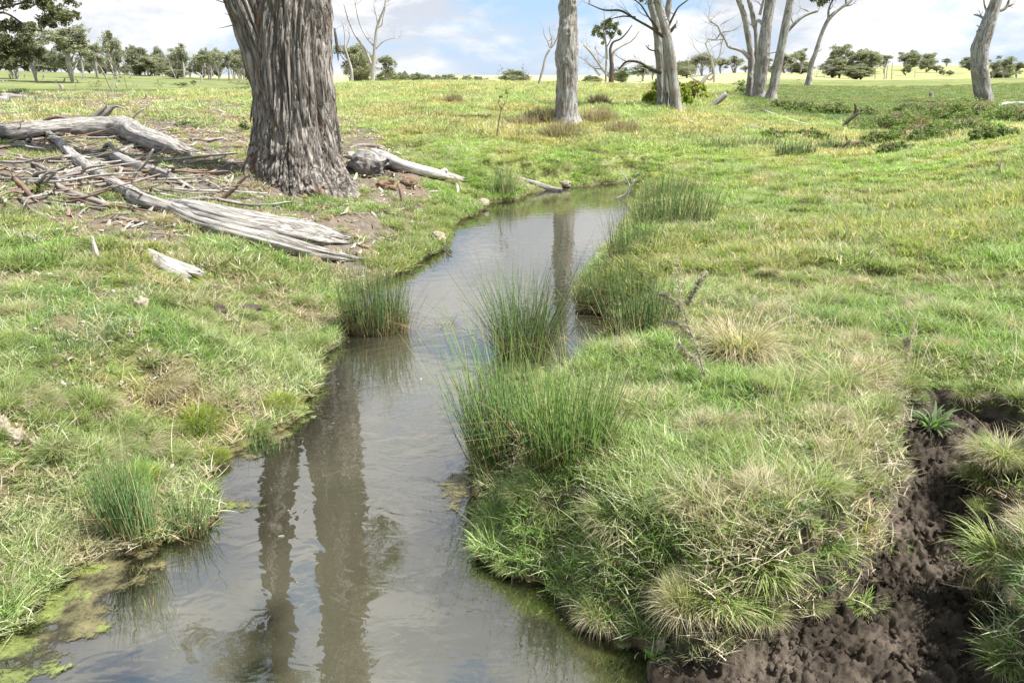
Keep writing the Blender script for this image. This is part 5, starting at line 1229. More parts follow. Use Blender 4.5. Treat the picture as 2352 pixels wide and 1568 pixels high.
def tussock(kind, u, v, wpx, label, group=None, hs=1.0, i=0, lift=0.0):
    """u, v: foot of the plant; wpx: its width in the picture"""
    b = G(u, v); s = wpx * mpp(b) / (2 * {'green': .36, 'straw': .34, 'mixed': .38, 'fine': .36, 'broad': .46, 'lime': .28}[kind])
    t = thing('grass_tussock', label, 'grass tussock', (b[0], b[1] + .1 * s, b[2] - .01 + lift), (u * .37) % 6.28, group); t.scale = (s, s, s * hs)
    for nm, me in TP[kind][i % 2]: link(nm, me, t)
    return t
for i, a in enumerate([
    ('straw', 1702, 830, 235, 'large blond straw tussock beside the dead thistle on the right bank', 1.25), ('straw', 1950, 900, 230, 'sprawling pale straw tussock in the middle of the right bank', .6), ('green', 1690, 660, 80, 'dark hollow tussock above the large blond one', .9), ('mixed', 1870, 470, 110, 'tall dry topped tussock in the upper right pasture', 1.0),
    ('mixed', 1745, 535, 90, 'rounded tussock left of centre in the upper right pasture', .8), ('green', 1560, 545, 110, 'brownish tussock next to the rushes on the right shore', 1.1), ('mixed', 1600, 470, 90, 'tussock with straw stems behind the brownish one on the right shore', 1.0), ('green', 2020, 440, 70, 'small dark rush like tussock in the upper right pasture', .8),
    ('green', 2080, 500, 80, 'low brown green tussock right of the small dark one', .7), ('green', 2150, 385, 60, 'bright green tussock near the brambles', .8), ('mixed', 1950, 375, 60, 'dry tussock at the lip of the gully, left one', 1.0), ('mixed', 2060, 375, 70, 'dry tussock at the lip of the gully, right one', 1.0), ('green', 1565, 345, 50, 'brown round tussock on the wet flat beyond the pond', 1.1),
    ('green', 2140, 760, 120, 'tall bright grass clump on the right side of the right bank', .7), ('mixed', 2050, 830, 100, 'clump with dry seed stems left of the tall bright grass', .8),
    ('fine', 1385, 1440, 190, 'fine leaved round tussock at the water corner in the foreground', 1.1), ('fine', 1590, 1440, 270, 'fine leaved domed tussock with brown dead skirt above the mud', 1.25), ('broad', 1760, 1330, 330, 'coarse drooping broad bladed clump over the mud edge', .8), ('broad', 1900, 1270, 260, 'broad bladed clump at the overhanging lip of the mud channel', .7),
    ('mixed', 1430, 1215, 290, 'wide arching tussock with curling grey dead leaves', .8), ('mixed', 1600, 1150, 240, 'tangled green and grey tussock on top of the foreground bank', .7), ('green', 1270, 1200, 180, 'dark green leaning clump at the water side of the foreground bank', .7), ('broad', 1180, 1310, 150, 'sparse low clump spreading over the water edge in the foreground', .45),
    ('broad', 2330, 1330, 330, 'long bladed clump at the right edge over the mud', 1.1), ('broad', 2330, 1540, 220, 'broad bladed clump in the bottom right corner', .9), ('mixed', 2300, 1060, 210, 'clump hanging over the top of the mud channel at the right edge', .7), ('broad', 1690, 1500, 120, 'small clump sprouting on the mud below the domed tussock', .5), ('green', 1860, 1400, 150, 'drooping clump above the bare mud in the middle', .7), ('broad', 1990, 1400, 170, 'broad leaved clump drooping over the inner bend of the mud', .6), ('broad', 2050, 1260, 140, 'broad leaved clump hanging from the cut edge of the bank', .6), ('broad', 1640, 1490, 130, 'small broad leaved clump where the domed tussock meets the mud', .5),
    ('mixed', 205, 950, 190, 'large round grey green tussock on the left bank', 1.15), ('lime', 440, 990, 190, 'bright lime green grass cushion at the left water edge', 1.0), ('lime', 630, 940, 130, 'second lime green cushion farther along the left water edge', 1.0), ('lime', 300, 1110, 140, 'lime green patch behind the left foreground rushes', .9),
    ('mixed', 555, 800, 170, 'wide dry tussock in the middle of the left bank', .6), ('green', 725, 800, 110, 'bright spiky tussock touching the tall rush clump', .9), ('mixed', 680, 700, 120, 'grey topped tussock above the spiky one', .7), ('green', 130, 640, 100, 'fine brown green tussock on the left bank below the timber', .6), ('green', 20, 620, 110, 'large tussock at the left edge below the timber', 1.0),
    ('straw', 365, 515, 90, 'yellow straw tussock at the top end of the split log', .8), ('straw', 315, 330, 50, 'small yellow tussock against the back log', .8), ('straw', 455, 345, 30, 'thin dry tuft by the hollow end of the back log', 1.2), ('mixed', 910, 530, 90, 'leaning dry tussock on the slope below the root log', 1.3), ('mixed', 960, 570, 90, 'water edge tussock below the leaning dry one', 1.1),
    ('green', 1020, 500, 90, 'bright tussock above the sandy rock', .9), ('straw', 1035, 420, 50, 'straw tuft at the tip of the root log', .9), ('mixed', 1260, 400, 90, 'round drooping tussock by the far pond edge', 1.0), ('straw', 1300, 395, 40, 'pale straw tuft right of the round drooping tussock', 1.2), ('green', 1095, 400, 60, 'low tussock left of the dark rushes', .8),
    ('mixed', 20, 1400, 150, 'sprawling pale tussock at the left edge over the algae', 1.0), ('mixed', 100, 1250, 150, 'tangle of grey green leaves behind the left foreground rushes', .9), ('green', 370, 700, 100, 'upright tussock with dead stems beside the pale stone', .9), ('mixed', 620, 640, 110, 'low tussock under the tip of the split log', .6), ('lime', 480, 1060, 110, 'ragged bright grass at the notch of the left shore', .8),
    ('green', 590, 1010, 90, 'reedy grass standing at the left water edge', 1.1), ('green', 75, 840, 80, 'small tussock near the black clod', .7), ('green', 420, 880, 90, 'dark leafy tussock above the lime cushion', .6), ('straw', 700, 600, 70, 'dry tuft beneath the point of the split log', .6),
    ('green', 1480, 620, 110, 'green clump on the right shore behind the dead thistle', .9), ('green', 1390, 700, 90, 'grass clump at the far right shore inlet', .9), ('mixed', 1340, 1010, 170, 'grass filling the foreground rush bed', 1.0), ('green', 1500, 980, 170, 'lush clump right of the foreground rush bed', .8), ('mixed', 1500, 860, 130, 'grassy clump between the rush bed and the dead thistle', .8), ('green', 1380, 860, 120, 'grassy clump at the head of the foreground rush bed', .9),
    ('mixed', 2230, 700, 130, 'blue green low clump near the right edge', .4), ('mixed', 1450, 385, 50, 'tuft at the far right corner of the pond', .9), ('green', 2290, 560, 80, 'low tuft on the right slope', .5), ('mixed', 1860, 620, 100, 'dry crested clump in the right pasture', .6), ('green', 2060, 620, 100, 'green crested clump in the right pasture', .6), ('straw', 1780, 720, 90, 'pale tuft beside the large blond tussock', .7),
    ('mixed', 1960, 700, 120, 'shaggy clump above the sprawling pale tussock', .9), ('green', 2190, 610, 100, 'green clump close to the right edge above the blue green one', .9), ('mixed', 1700, 590, 110, 'shaggy clump directly behind the large blond tussock', 1.0), ('green', 1640, 610, 110, 'dark green clump behind the tall dead thistle', 1.0),
    ('mixed', 1890, 540, 100, 'shaggy tussock in front of the tall dry topped one', .9), ('green', 1790, 440, 80, 'green tussock left of the tall dry topped one', .9), ('mixed', 1990, 560, 90, 'dry clump in front of the low brown green tussock', .8), ('green', 1560, 700, 120, 'grass clump at the foot of the side arm of the dead thistle', .9), ('mixed', 1820, 800, 130, 'loose clump filling the gap between the two pale tussocks', .8)]):
    kind, u, v, w_, lab, hs = a
    tussock(kind, u, v, w_, lab, None, hs, i)

# ------------------------------------------------------------------ rushes
RG = [((.095, .175, .055), 4), ((.14, .23, .075), 3), ((.21, .28, .10), 1.8), ((.045, .095, .03), 2), ((.34, .27, .14), .7)]
RBR = [((.30, .20, .09), 3), ((.42, .33, .18), 2), ((.14, .09, .045), 2)]
def stems(N, rx, ry, h, w, lean, rng, pal, seg=5, bend=.15, zoff=-.05, bias=(0, 0), kink=0.0):
    an = rng.uniform(0, 6.28, N); rad = np.sqrt(rng.random(N)); bx, by = rx * rad * np.cos(an), ry * rad * np.sin(an)
    H = rng.uniform(*h, N); H = H * (1 - .2 * rad); W = rng.uniform(*w, N) * .5
    lx = bx / max(rx, 1e-6) * lean + rng.normal(0, lean * .6, N) + bias[0]; ly = by / max(ry, 1e-6) * lean + rng.normal(0, lean * .6, N) + bias[1]
    cx = rng.normal(0, bend, N); cy = rng.normal(0, bend, N); c0 = pick(pal, N, rng); K = 3
    kk = (rng.random(N) < kink); kt = rng.uniform(.35, .8, N)
    V = np.zeros((N, seg + 1, K, 3)); C = np.zeros((N, seg + 1, K, 3))
    for i in range(seg + 1):
        t = i / seg; ex = np.where(kk & (t > kt), (t - kt) * H * 1.6, 0)
        X = bx + lx * H * t + cx * H * t * t + ex * np.sign(lx); Yv = by + ly * H * t + cy * H * t * t; Z = zoff + H * t - ex * .9 + 0 * t
        r_ = W * (1 - .75 * t ** 2)
        for k in range(K):
            a = 2.094 * k; V[:, i, k] = np.stack([X + r_ * math.cos(a), Yv + r_ * math.sin(a), Z], -1)
            f = .8 + .25 * t; brn = max(0, .28 - t) * 2.4; tip = max(0, t - .85) * 2.5
            C[:, i, k] = c0 * f * (1 - min(1, brn + tip)) + np.array([.22, .15, .07]) * min(1, brn + tip)
    V = V.reshape(-1, 3); b = (np.arange(N)[:, None] * (seg + 1) * K + np.arange(seg)[None, :] * K).ravel(); Q = []
    for k in range(K):
        k2 = (k + 1) % K; Q.append(np.stack([b + k, b + k2, b + K + k2, b + K + k], -1))
    return V, np.concatenate(Q), C.reshape(-1, 3)
def rushes(label, u0, u1, vb, hpx, n, seed, lean=.12, depth=.6, dead=.3, bias=(0, 0), tall=.1, cat='rushes', w=(.0035, .0055), pal=RG, y=None, z0=None):
    uc = (u0 + u1) / 2; g = Vector((*PZ(uc, vb, 0), 0)) if z0 is not None else G(uc, vb)
    s = mpp(g); rx = (u1 - u0) * .5 * s; ry = rx * depth; H = hpx * s * 1.04; rng = np.random.default_rng(seed)
    t = thing('rush_clump', label, cat, (g[0], g[1] + ry * .8, max(g[2], 0)))
    link('green_stems', blade_mesh('green_stems', [stems(n, rx, ry, (H * .45, H * .95), w, lean, rng, pal, bias=bias, bend=.07), stems(int(n * tall), rx * .9, ry, (H * .95, H * 1.3), w, lean * 1.5, rng, pal, bias=bias, bend=.08)], M_REED), t)
    link('dead_stems', blade_mesh('dead_stems', [stems(int(n * dead), rx * 1.02, ry, (H * .12, H * .5), w, lean * 1.6, rng, RBR, seg=4, bias=bias), stems(int(n * (.05 + dead * .15)), rx * 1.15, ry, (H * .5, H * .95), w, lean * 3, rng, RBR, seg=6, bias=bias, kink=.8), stems(int(n * .08), rx * 1.1, ry, (H * .5, H * 1.1), w, lean * 2.2, rng, RG, seg=6, bias=bias, kink=.5)], M_REED), t)
    return t
rushes('dense upright rush clump standing in the water at the left shore', 782, 932, 772, 185, 520, 1, .10, .55, .9, tall=.22)
rushes('dark fanned rush clump in the middle of the water', 1150, 1262, 828, 255, 480, 2, .30, .8, .6, (-.02, 0), tall=.12)
rushes('tall sparse rushes at the water side of the foreground bank', 1085, 1250, 1085, 350, 360, 3, .13, .8, .15, (-.10, .0), tall=.3, pal=[((.15, .27, .07), 4), ((.21, .34, .10), 3), ((.08, .16, .05), 2), ((.36, .32, .16), .6)])
rushes('thick green rushes right of the tall sparse ones on the foreground bank', 1210, 1400, 1080, 300, 420, 4, .16, .7, .2, tall=.2, pal=[((.18, .31, .07), 4), ((.25, .38, .10), 3), ((.08, .17, .05), 2), ((.38, .34, .17), .8)])
rushes('upright rush clump in the left foreground', 238, 345, 1250, 260, 240, 5, .08, .6, .35, (-.03, 0), tall=.35, pal=[((.14, .25, .08), 4), ((.20, .31, .12), 3), ((.36, .36, .18), 1)])
rushes('shorter dark based rush clump right of the left foreground one', 375, 468, 1232, 130, 110, 6, .16, .6, .5, tall=.2)
rushes('dark green rush clump at the far left shore of the pond', 1136, 1184, 460, 78, 170, 7, .10, .6, .4, tall=.2, w=(.005, .008))
rushes('thin rushes at the inlet on the right shore', 1325, 1450, 712, 150, 260, 8, .12, .5, .7, tall=.2)
rushes('rushes along the right shore before the far bend', 1400, 1510, 600, 140, 200, 9, .12, .8, .3, tall=.3)
rushes('wide bed of fine rushes by the far right shore', 1455, 1650, 530, 140, 380, 10, .14, .5, .25, tall=.2, w=(.004, .007))
rushes('second row of rushes at the bend just beyond the wide bed of fine rushes', 1470, 1600, 455, 70, 200, 18, .14, .5, .2, tall=.2, w=(.004, .007))
rushes('rush band on the wet flat between the pond corner and the gully', 1700, 1800, 345, 34, 260, 19, .14, .6, .1, w=(.01, .016))
rushes('narrow rush tuft just left of the thin dark snag', 1885, 1935, 352, 40, 180, 20, .14, .6, .1, w=(.01, .016))
rushes('low dark rushes on the wet flat straight behind the pond', 1540, 1640, 325, 26, 200, 21, .14, .6, .1, w=(.01, .016))
rushes('rushes on the right bank between inlet and rush bed', 1400, 1560, 770, 170, 260, 11, .12, .5, .3, tall=.3)
rushes('blue green rush patch on the wet flat beyond the pond', 1600, 1700, 350, 36, 260, 12, .14, .6, .1, w=(.01, .016))
rushes('rush patch by the arching thin branches before the gully', 1790, 1880, 360, 46, 200, 13, .14, .6, .2, w=(.01, .016))
rushes('far brownish rushes standing in the gully', 1955, 2070, 300, 38, 260, 14, .14, .5, .5, w=(.012, .02))
rushes('sparse water grass in the notch of the left shore', 560, 650, 1040, 70, 60, 15, .2, .5, .2)
rushes('few bent dead rush stems lying in the water between the two rush clumps', 1000, 1035, 750, 60, 10, 16, .6, .5, 3.0, tall=.3)
rushes('thin upright rushes on the left bank near the edge', 118, 155, 790, 90, 26, 17, .08, .5, .1)
for i, (u, v, h_) in enumerate([(700, 940, 60), (560, 1140, 40), (625, 1135, 40), (505, 1170, 45), (395, 1420, 80), (330, 1400, 60), (220, 1420, 50), (160, 1500, 60), (420, 1480, 60), (1040, 1085, 36), (1065, 1110, 30), (1250, 1395, 40), (70, 1500, 70)]):
    g = Vector((*PZ(u, v, 0), 0)); s = mpp(g); rng = np.random.default_rng(200 + i)
    o = link('water_grass', blade_mesh('water_grass', [stems(7, .03, .03, (h_ * s * .4, h_ * s), (.003, .005), .35, rng, [((.14, .22, .06), 2), ((.3, .24, .12), 1)], 4, .2)], M_REED), None, g)
    tag(o, 'one of the small sprigs of water grass poking through the algae and shallows', 'water grass', 'sprigs of water grass in the shallows')

# ------------------------------------------------------------------ dead thistles and the leafy mud plant
def thistle(label, pts, side, n, seed, rad=.016):
    t0 = px_path(pts); b = t0[0, :3]; rng = np.random.default_rng(seed)
    t = thing('dead_thistle', label, 'dead weed', b)
    a = Acc(); lv = Acc()
    for k, pl in enumerate([pts] + side):
        P = px_path(pl) if k == 0 else np.array([(*PX(p[0], p[1], b[1] + .02 * k), p[2] * .5 * mpp(b)) for p in pl])
        P[:, 1] = b[1] + (P[:, 1] - P[0, 1]) * .3 if k == 0 else P[:, 1]
        if k == 0: P = np.array([(*PX(p[0], p[1], b[1]), p[2] * .18 * mpp(b)) for p in pl])
        P[:, :3] -= b; v_, q, tt, tc = tube(P, 6, 20); a.add(v_, q, tt, tc)
        S = spline(P, 40)
        for s_ in S: leaf_cluster(lv, rng, s_[:3] + rng.normal(0, .008, 3), rad * (1.5 if k == 0 else 1.) * rng.uniform(.4, 1.6), n, .04, .0045, [((.48, .44, .38), 3), ((.34, .30, .25), 2), ((.60, .56, .5), 1)], 1, 0)
    link('stem', a.mesh('thistle_stem', M_STICKG), t); link('dead_leaves', lv.mesh('thistle_leaves', M_LEAF), t)
thistle('tall dead grey thistle standing on the right bank left of the blond tussock', [(1620, 868, 10), (1600, 800, 9, 'a'), (1578, 740, 8, 'a'), (1562, 680, 6, 'a'), (1554, 600, 3, 'a')],
    [[(1570, 720, 5), (1545, 690, 4), (1510, 672, 3)], [(1590, 775, 5), (1560, 745, 4), (1530, 738, 3)], [(1578, 700, 4), (1600, 660, 3), (1620, 628, 2)], [(1605, 830, 6), (1580, 815, 4), (1560, 790, 3)]], 12, 1)
thistle('small dead brown thistle near the right edge of the upper pasture', [(2300, 405, 5), (2297, 385, 5, 'a'), (2303, 360, 3, 'a')], [[(2298, 390, 3), (2290, 375, 2)]], 5, 2, .03)
thistle('short dead stalk among the straw grass on the right bank', [(2080, 840, 5), (2086, 800, 5, 'a'), (2098, 752, 3, 'a')], [[(2088, 800, 3), (2075, 780, 2)]], 5, 3, .012)
b = G(2130, 985); t = thing('leafy_weed', 'silvery green leafy weed growing over the top of the mud channel', 'weed', (b[0], b[1] - .05, b[2] + .03)); rng = np.random.default_rng(5)
link('leaf_blades', blade_mesh('leafy_weed', [blades(46, .05, (.09, .2), (.012, .02), (.5, 1.2), (.4, 1.6), [((.16, .24, .10), 2), ((.11, .19, .07), 2)], 5, rng, 1.)], M_BLADE), t)

# ------------------------------------------------------------------ branch drooping into the pond
make_log('bare_bough', 'pale bare forked bough standing in the far right corner of the pond', 'branch', [(1412, 456, 3), (1436, 446, 4, 'a'), (1450, 428, 4, 'a'), (1458, 412, 3, 'a')], M_LOGW, 7, 0, seed=91, step=.05,
    branches=[[(1448, 432, 3), (1440, 412, 3, 'a'), (1424, 392, 2, 'a')], [(1452, 424, 3), (1456, 405, 2, 'a'), (1466, 396, 2, 'a')]])

# ------------------------------------------------------------------ fence, stumps on the left
for i, u in enumerate([25, 56, 85, 136, 160, 250, 337]):
    b = G(u, 238 - (u > 120) * 4 - (u > 240) * 6); x, y, z = b; s = mpp(b); h_ = (18 if u < 100 else 12) * s
    v_, q, tt, tc = tube(np.array([[0, 0, -.1, 2.6 * s], [0, 0, h_ * .5, 2.4 * s], [h_ * .05, 0, h_, 2.2 * s]]), 10, 8, bark_disp(.01, 12, 2, i))
    o = link('fence_post', mk_mesh('fence_post', v_, q, tt, M_LOG, True, tc=tc), None, b); tag(o, ORD[i] + ' of the seven weathered fence posts at the left meadow', 'fence post', 'fence posts along the left meadow')
make_log('fallen_tree', 'grey fallen tree lying behind the fence posts at the left edge', 'log', [(-30, 235, 22), (10, 228, 16), (50, 222, 9), (90, 225, 5)], M_LOG, 16, .2, (.05, .05), 95, .08)
for i, (u, v, h_, w_) in enumerate([(24, 182, 10, 5), (45, 181, 10, 3), (57, 181, 8, 3), (100, 184, 10, 4), (129, 193, 9, 3), (148, 191, 9, 4), (142, 205, 10, 10), (179, 191, 8, 4), (199, 184, 8, 3), (8, 191, 8, 4), (17, 190, 7, 3), (259, 199, 8, 5), (269, 203, 12, 6), (307, 202, 9, 4), (316, 199, 4, 5), (240, 193, 6, 3), (188, 182, 4, 4)]):
    oi = sorted([24, 45, 57, 100, 129, 148, 142, 179, 199, 8, 17, 259, 269, 307, 316, 240, 188]).index(u)
    b = G(u, v); s = mpp(b)
    v_, q, tt, tc = tube(np.array([[0, 0, -.1, w_ * .6 * s], [0, 0, h_ * .5 * s, w_ * .45 * s], [rr.uniform(-.1, .1), 0, h_ * s, w_ * .35 * s]]), 9, 8, bark_disp(.03, 4, 1, i), rag=(0, .12))
    o = link('tree_stump', mk_mesh('tree_stump', v_, q, tt, M_LOG, True, tc=tc), None, b); tag(o, ORD[oi] + ' of the grey dead stumps dotted over the left slope', 'stump', 'dead stumps on the left slope')
b = G(2138, 224); s = mpp(b); v_, q, tt, tc = tube(np.array([[0, 0, -.1, 6 * s], [0, 0, 6 * s, 5.5 * s], [0, 0, 11 * s, 5 * s]]), 12, 8, bark_disp(.03, 4, 1, 3))
tag(link('tree_stump', mk_mesh('cut_stump', v_, q, tt, M_LOG, True, tc=tc), None, (b[0], b[1], b[2])), 'short brown cut stump on the green slope left of the bending trunk', 'stump')

# ------------------------------------------------------------------ bark litter, mud clods, pebbles in the puddle
def strip_meshes(n, L, W, mat, seed, cols):
    rng = np.random.default_rng(seed); out = []
    for i in range(n):
        l = L * rng.uniform(.6, 1.4); w = W * rng.uniform(.6, 1.3); c = rng.normal(0, .25); k = 6; V = []; 
        for j in range(k + 1):
            t = j / k - .5; x = l * t; y = c * l * t * t * 2; z = .006 + .02 * abs(math.sin(3 * t + i)) ; ww = w * (1 - (2 * abs(t)) ** 3 * .8) * .5
            V += [(x, y - ww, z + .004), (x, y, z + w * .25), (x, y + ww, z + .002)]
        Q = []
        for j in range(k):
            b = j * 3; Q += [(b, b + 3, b + 4, b + 1), (b + 1, b + 4, b + 5, b + 2)]
        cc = np.array(cols[i % len(cols)]); out.append(mk_mesh('litter_piece', V, Q, None, mat, False, col=np.ones((len(V), 3)) * cc))
    return out
COLS = [(.44, .40, .36), (.30, .22, .17), (.50, .45, .41), (.24, .17, .13), (.36, .23, .16), (.56, .52, .48)]
proto_coll('bark', strip_meshes(6, .16, .028, M_BLADEI, 1, COLS)); proto_coll('leaflitter', strip_meshes(6, .07, .016, M_BLADEI, 2, COLS))
proto_coll('twiglet', strip_meshes(6, .30, .008, M_BLADEI, 3, [COLS[0], COLS[3], COLS[1]]))
def litter(name, kind, n, poly, seed, smin, smax, label, spread=.35, ncol=6):
    rng = np.random.default_rng(seed); P = np.array(poly); lo, hi = P.min(0) - .5, P.max(0) + .5
    x = rng.uniform(lo[0], hi[0], n); y = rng.uniform(lo[1], hi[1], n)
    d = sdf(x, y, poly) + .25 * fbm(x * 1.7, y * 1.7, seed=73, oct=3); k = (d < spread * rng.random(n) ** 2) & (rng.random(n) < .35 + .65 * smooth((fbm(x * 1.3, y * 1.3, seed=99, oct=3) + .3) / .6)) & (sdf(x, y, SHORE) > .05)
    x, y = x[k], y[k]; z = ground_z(x, y) + .004; N = len(x); sc = rng.uniform(smin, smax, N)
    gn_scatter(name, protos[kind], np.stack([x, y, z], -1), np.stack([rng.normal(0, .22, N), rng.normal(0, .22, N), rng.uniform(0, 6.28, N)], -1), np.stack([sc, sc, sc], -1), rng.integers(0, ncol, N), np.ones((N, 3)) * rng.uniform(.7, 1.3, (N, 1)), label)
litter('bark_litter', 'bark', 26000, LITTER, 1, .5, 1.6, 'grey and rusty bark flakes covering the soil around the big tree')
litter('leaf_litter', 'leaflitter', 34000, LITTER, 2, .8, 1.8, 'small dead leaves scattered over the soil around the big tree', .8)
litter('twig_litter', 'twiglet', 4200, LITTER, 3, .5, 1.8, 'thin twigs scattered over the soil around the big tree', .6)
LB = poly_px([(-60, 640), (700, 620), (760, 860), (480, 1040), (-60, 1080)], .4)
litter('bank_litter', 'leaflitter', 5000, LB, 4, .4, 1.0, 'dead leaves and straw bits between the tufts of the left bank', .2)
rng = np.random.default_rng(77)
cl = []
for i in range(5):
    n, k = 7, 9; ph = np.linspace(0, math.pi, n); th = np.linspace(0, 6.283, k, endpoint=False); P_, T_ = np.meshgrid(ph, th, indexing='ij')
    d = np.stack([np.sin(P_) * np.cos(T_), np.sin(P_) * np.sin(T_), np.cos(P_)], -1).reshape(-1, 3); f = 1 + .4 * fbm(d[:, 0] * 1.8 + i * 9, d[:, 1] * 1.8, d[:, 2] * 1.8, i, 3)
    ii = np.arange(n - 1)[:, None] * k; jj = np.arange(k)[None, :]; j2 = (jj + 1) % k
    cl.append(mk_mesh('clod', d * f[:, None] * .02, np.stack([ii + jj, ii + k + jj, ii + k + j2, ii + j2], -1).reshape(-1, 4), None, M_MUD, True, wet=np.zeros(n * k)))
proto_coll('clod', cl)
P = np.array(MUD); x = rng.uniform(.5, 3.2, 9000); y = rng.uniform(1.7, 4.6, 9000); s, m = masks(x, y); k = (m < .02) & (s > .04); x, y = x[k], y[k]; N = len(x)
sc = .12 + rng.random(N) ** 4 * .7
gn_scatter('mud_crumbs', protos['clod'], np.stack([x, y, ground_z(x, y) + .01 + .012 * rng.random(N)], -1), rng.uniform(0, 6, (N, 3)), np.stack([sc, sc, sc * .8], -1), rng.integers(0, 5, N), np.ones((N, 3)), 'loose crumbs and clods of dark mud in the eroded channel')

# ------------------------------------------------------------------ grass layers, laid last so that they keep clear of logs and stones
right = lambda x, y: smooth((x - .1) / .4)
def face(x, y, s):      # thinner turf on the steep face of the foreground bank
    return 1 - .6 * ((x > 0) & (y < 5.2)) * smooth((.34 - s) / .1)
def open_soil(x, y):
    return smooth((fbm(x * 2.3, y * 2.3, seed=72, oct=4) + .05) / .4) * (1 - right(x, y) * .72)
mudface = lambda m: 1 - .7 * smooth((.2 - m) / .08)
lay('short_grass', 'lawn', 74000, 2.0, 9, 1.0, lambda x, y, s, m, li: (.92 - .85 * open_soil(x, y)) * face(x, y, s) * mudface(m), .6, 1.1, 'short bright green turf grass on both near banks', 101, 58, None, lambda x, y, s: .62)
lay('long_grass', 'tall', 32000, 2.0, 9, 1.0, lambda x, y, s, m, li: np.clip(.04 + .5 * smooth((wet_at(x, y) - .1) / .4) + .25 * smooth((.2 - s) / .2), 0, .8) * (1 - .8 * open_soil(x, y)) * face(x, y, s) * mudface(m), .6, 1.1, 'longer soft green grass growing through the turf on the near banks', 102, 58, None, lambda x, y, s: .7)
lay('dead_grass', 'thatch', 58000, 2.0, 9, 1.0, lambda x, y, s, m, li: np.clip(.12 + .5 * smooth((dry_at(x, y) - .0) / .4) + .12 * open_soil(x, y), 0, .9) * (1 - .35 * right(x, y)) * (.1 + .9 * face(x, y, s)), .8, 1.5, 'straw coloured dead grass matted between the green tufts', 103, 58, None, lambda x, y, s: .75)
lay('blue_grass', 'blue', 13000, 2.2, 9, 1.0, lambda x, y, s, m, li: smooth((fbm(x * .7 + 9, y * .7, seed=95, oct=2) - .05) / .3) * .8 * face(x, y, s), .7, 1.2, 'blue green fine grass in soft patches on the right bank', 104, 58, None, lambda x, y, s: .8)
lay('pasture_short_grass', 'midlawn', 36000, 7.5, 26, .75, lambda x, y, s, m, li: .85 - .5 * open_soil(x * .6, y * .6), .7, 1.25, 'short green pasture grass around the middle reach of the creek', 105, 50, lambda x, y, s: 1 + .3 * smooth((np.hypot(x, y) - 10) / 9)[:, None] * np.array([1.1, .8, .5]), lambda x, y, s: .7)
lay('pasture_long_grass', 'midtall', 20000, 7.5, 26, .75, lambda x, y, s, m, li: np.clip(.05 + .7 * smooth((wet_at(x * .6, y * .6) - .0) / .4) + .4 * smooth((.5 - s) / .5), 0, .85) * (.25 + .75 * smooth((22 - np.hypot(x, y)) / 8)), .7, 1.25, 'longer green grass along the far reach of the creek', 106, 50, None, lambda x, y, s: .75)
lay('pasture_dead_grass', 'middry', 24000, 7.5, 26, .75, lambda x, y, s, m, li: np.clip(.08 + .55 * smooth((dry_at(x * .7, y * .7) - .05) / .4), 0, .7), .7, 1.3, 'pale dry grass patches on the pasture behind the creek', 107, 50, None, lambda x, y, s: .8)
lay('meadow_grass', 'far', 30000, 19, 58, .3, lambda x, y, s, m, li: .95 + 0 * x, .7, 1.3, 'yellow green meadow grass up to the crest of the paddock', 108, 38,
    lambda x, y, s: np.where(((np.degrees(np.arctan2(x, y)) > 15) & (np.hypot(x, y) > 27))[:, None], np.array([.46, .54, .46]), np.where(((np.degrees(np.arctan2(x, y)) < -13) & (np.hypot(x, y) > 37))[:, None], np.array([.50, .58, .58]), 1.0)),  # right slope and left valley blades tinted dark as painted cloud shade
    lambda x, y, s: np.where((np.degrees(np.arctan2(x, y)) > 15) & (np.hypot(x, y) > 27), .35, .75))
proto_coll('clump', [tuss_inst[k] for k in ('green', 'straw', 'mixed', 'green2', 'green3')])
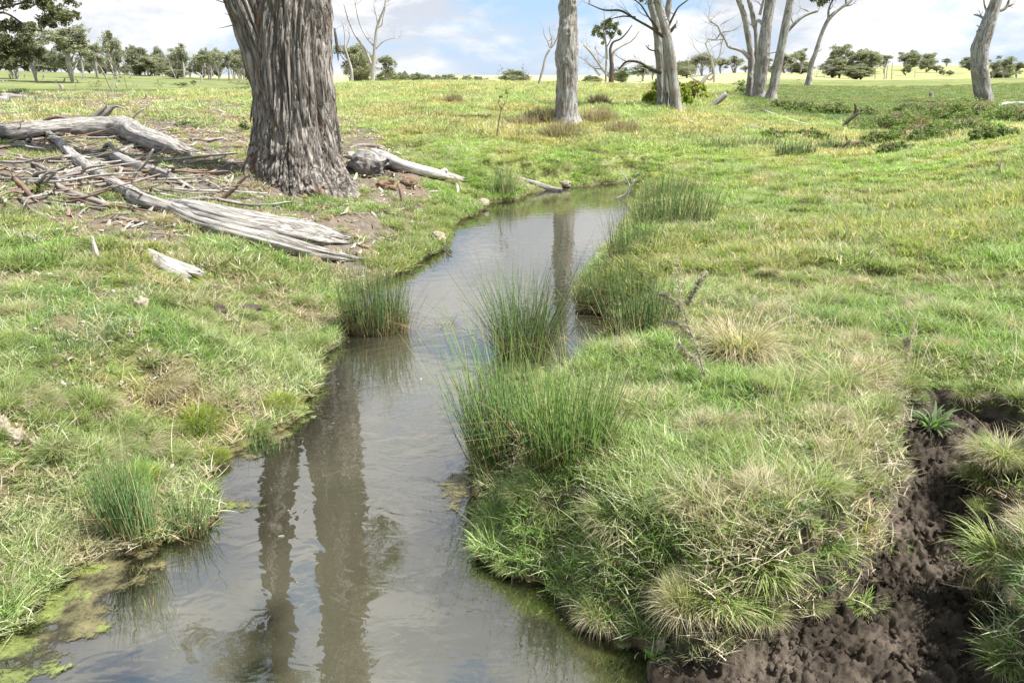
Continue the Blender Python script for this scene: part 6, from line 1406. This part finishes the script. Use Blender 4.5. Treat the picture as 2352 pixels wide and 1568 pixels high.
lay('grass_clumps', 'clump', 5200, 2.4, 24, .8, lambda x, y, s, m, li: np.clip(.2 + .5 * smooth((dry_at(x * .5, y * .5 + 9)) / .4), 0, .7) * smooth((s - .1) / .1) * (1 - .6 * open_soil(x, y)) * face(x, y, s), .18, .55, 'small uneven grass clumps dotted over both banks', 109, 50, None, lambda x, y, s: .8)

rng = np.random.default_rng(88)
x = rng.uniform(-3, 2, 9000); y = rng.uniform(2.2, 15, 9000); sd_, m_ = masks(x, y)
k = (sd_ < -.02) & (rng.random(9000) < .03 + .35 * smooth((.16 + sd_) / .14) * (fbm(x * 3, y * 3, seed=61, oct=2) > 0)); x, y = x[k], y[k]; N = len(x); sc = rng.uniform(.08, .42, N)
gn_scatter('floating_debris', protos['leaflitter'], np.stack([x, y, np.full(N, .0015)], -1), np.stack([np.zeros(N), np.zeros(N), rng.uniform(0, 6.28, N)], -1), np.stack([sc, sc, sc * .3], -1), rng.integers(0, 6, N), np.ones((N, 3)) * rng.uniform(.5, 1.2, (N, 1)), 'tiny leaves and straw bits floating near the creek edges')

proto_coll('seedstem', [blade_mesh('seedstem', [blades(4, .03, (.18, .42), (.0016, .0028), (.1, .8), (.1, 1.0), [((.55, .49, .34), 2), ((.42, .40, .22), 1)], 6)], M_BLADEI) for _ in range(5)])
lay('seed_stems', 'seedstem', 7600, 2.1, 12, 1.0, lambda x, y, s, m, li: .25 + .6 * smooth((dry_at(x, y) - .1) / .4), .6, 1.25, 'long thin straw seed stems leaning over the grass', 110, 40)
proto_coll('broadleaf', [blade_mesh('broadleaf', [blades(8, .015, (.03, .075), (.010, .018), (.8, 1.4), (.1, .8), [((.16, .26, .07), 2), ((.12, .21, .06), 1)], 4, outward=1.0)], M_BLADEI) for _ in range(5)])
lay('broadleaf_weeds', 'broadleaf', 10000, 2.1, 9, 1.0, lambda x, y, s, m, li: .15 + .8 * smooth((fbm(x * 1.9 + 4, y * 1.9, seed=112, oct=3) - .15) / .3), .5, 1.1, 'small broad leaved weeds mixed into the turf', 111, 58)
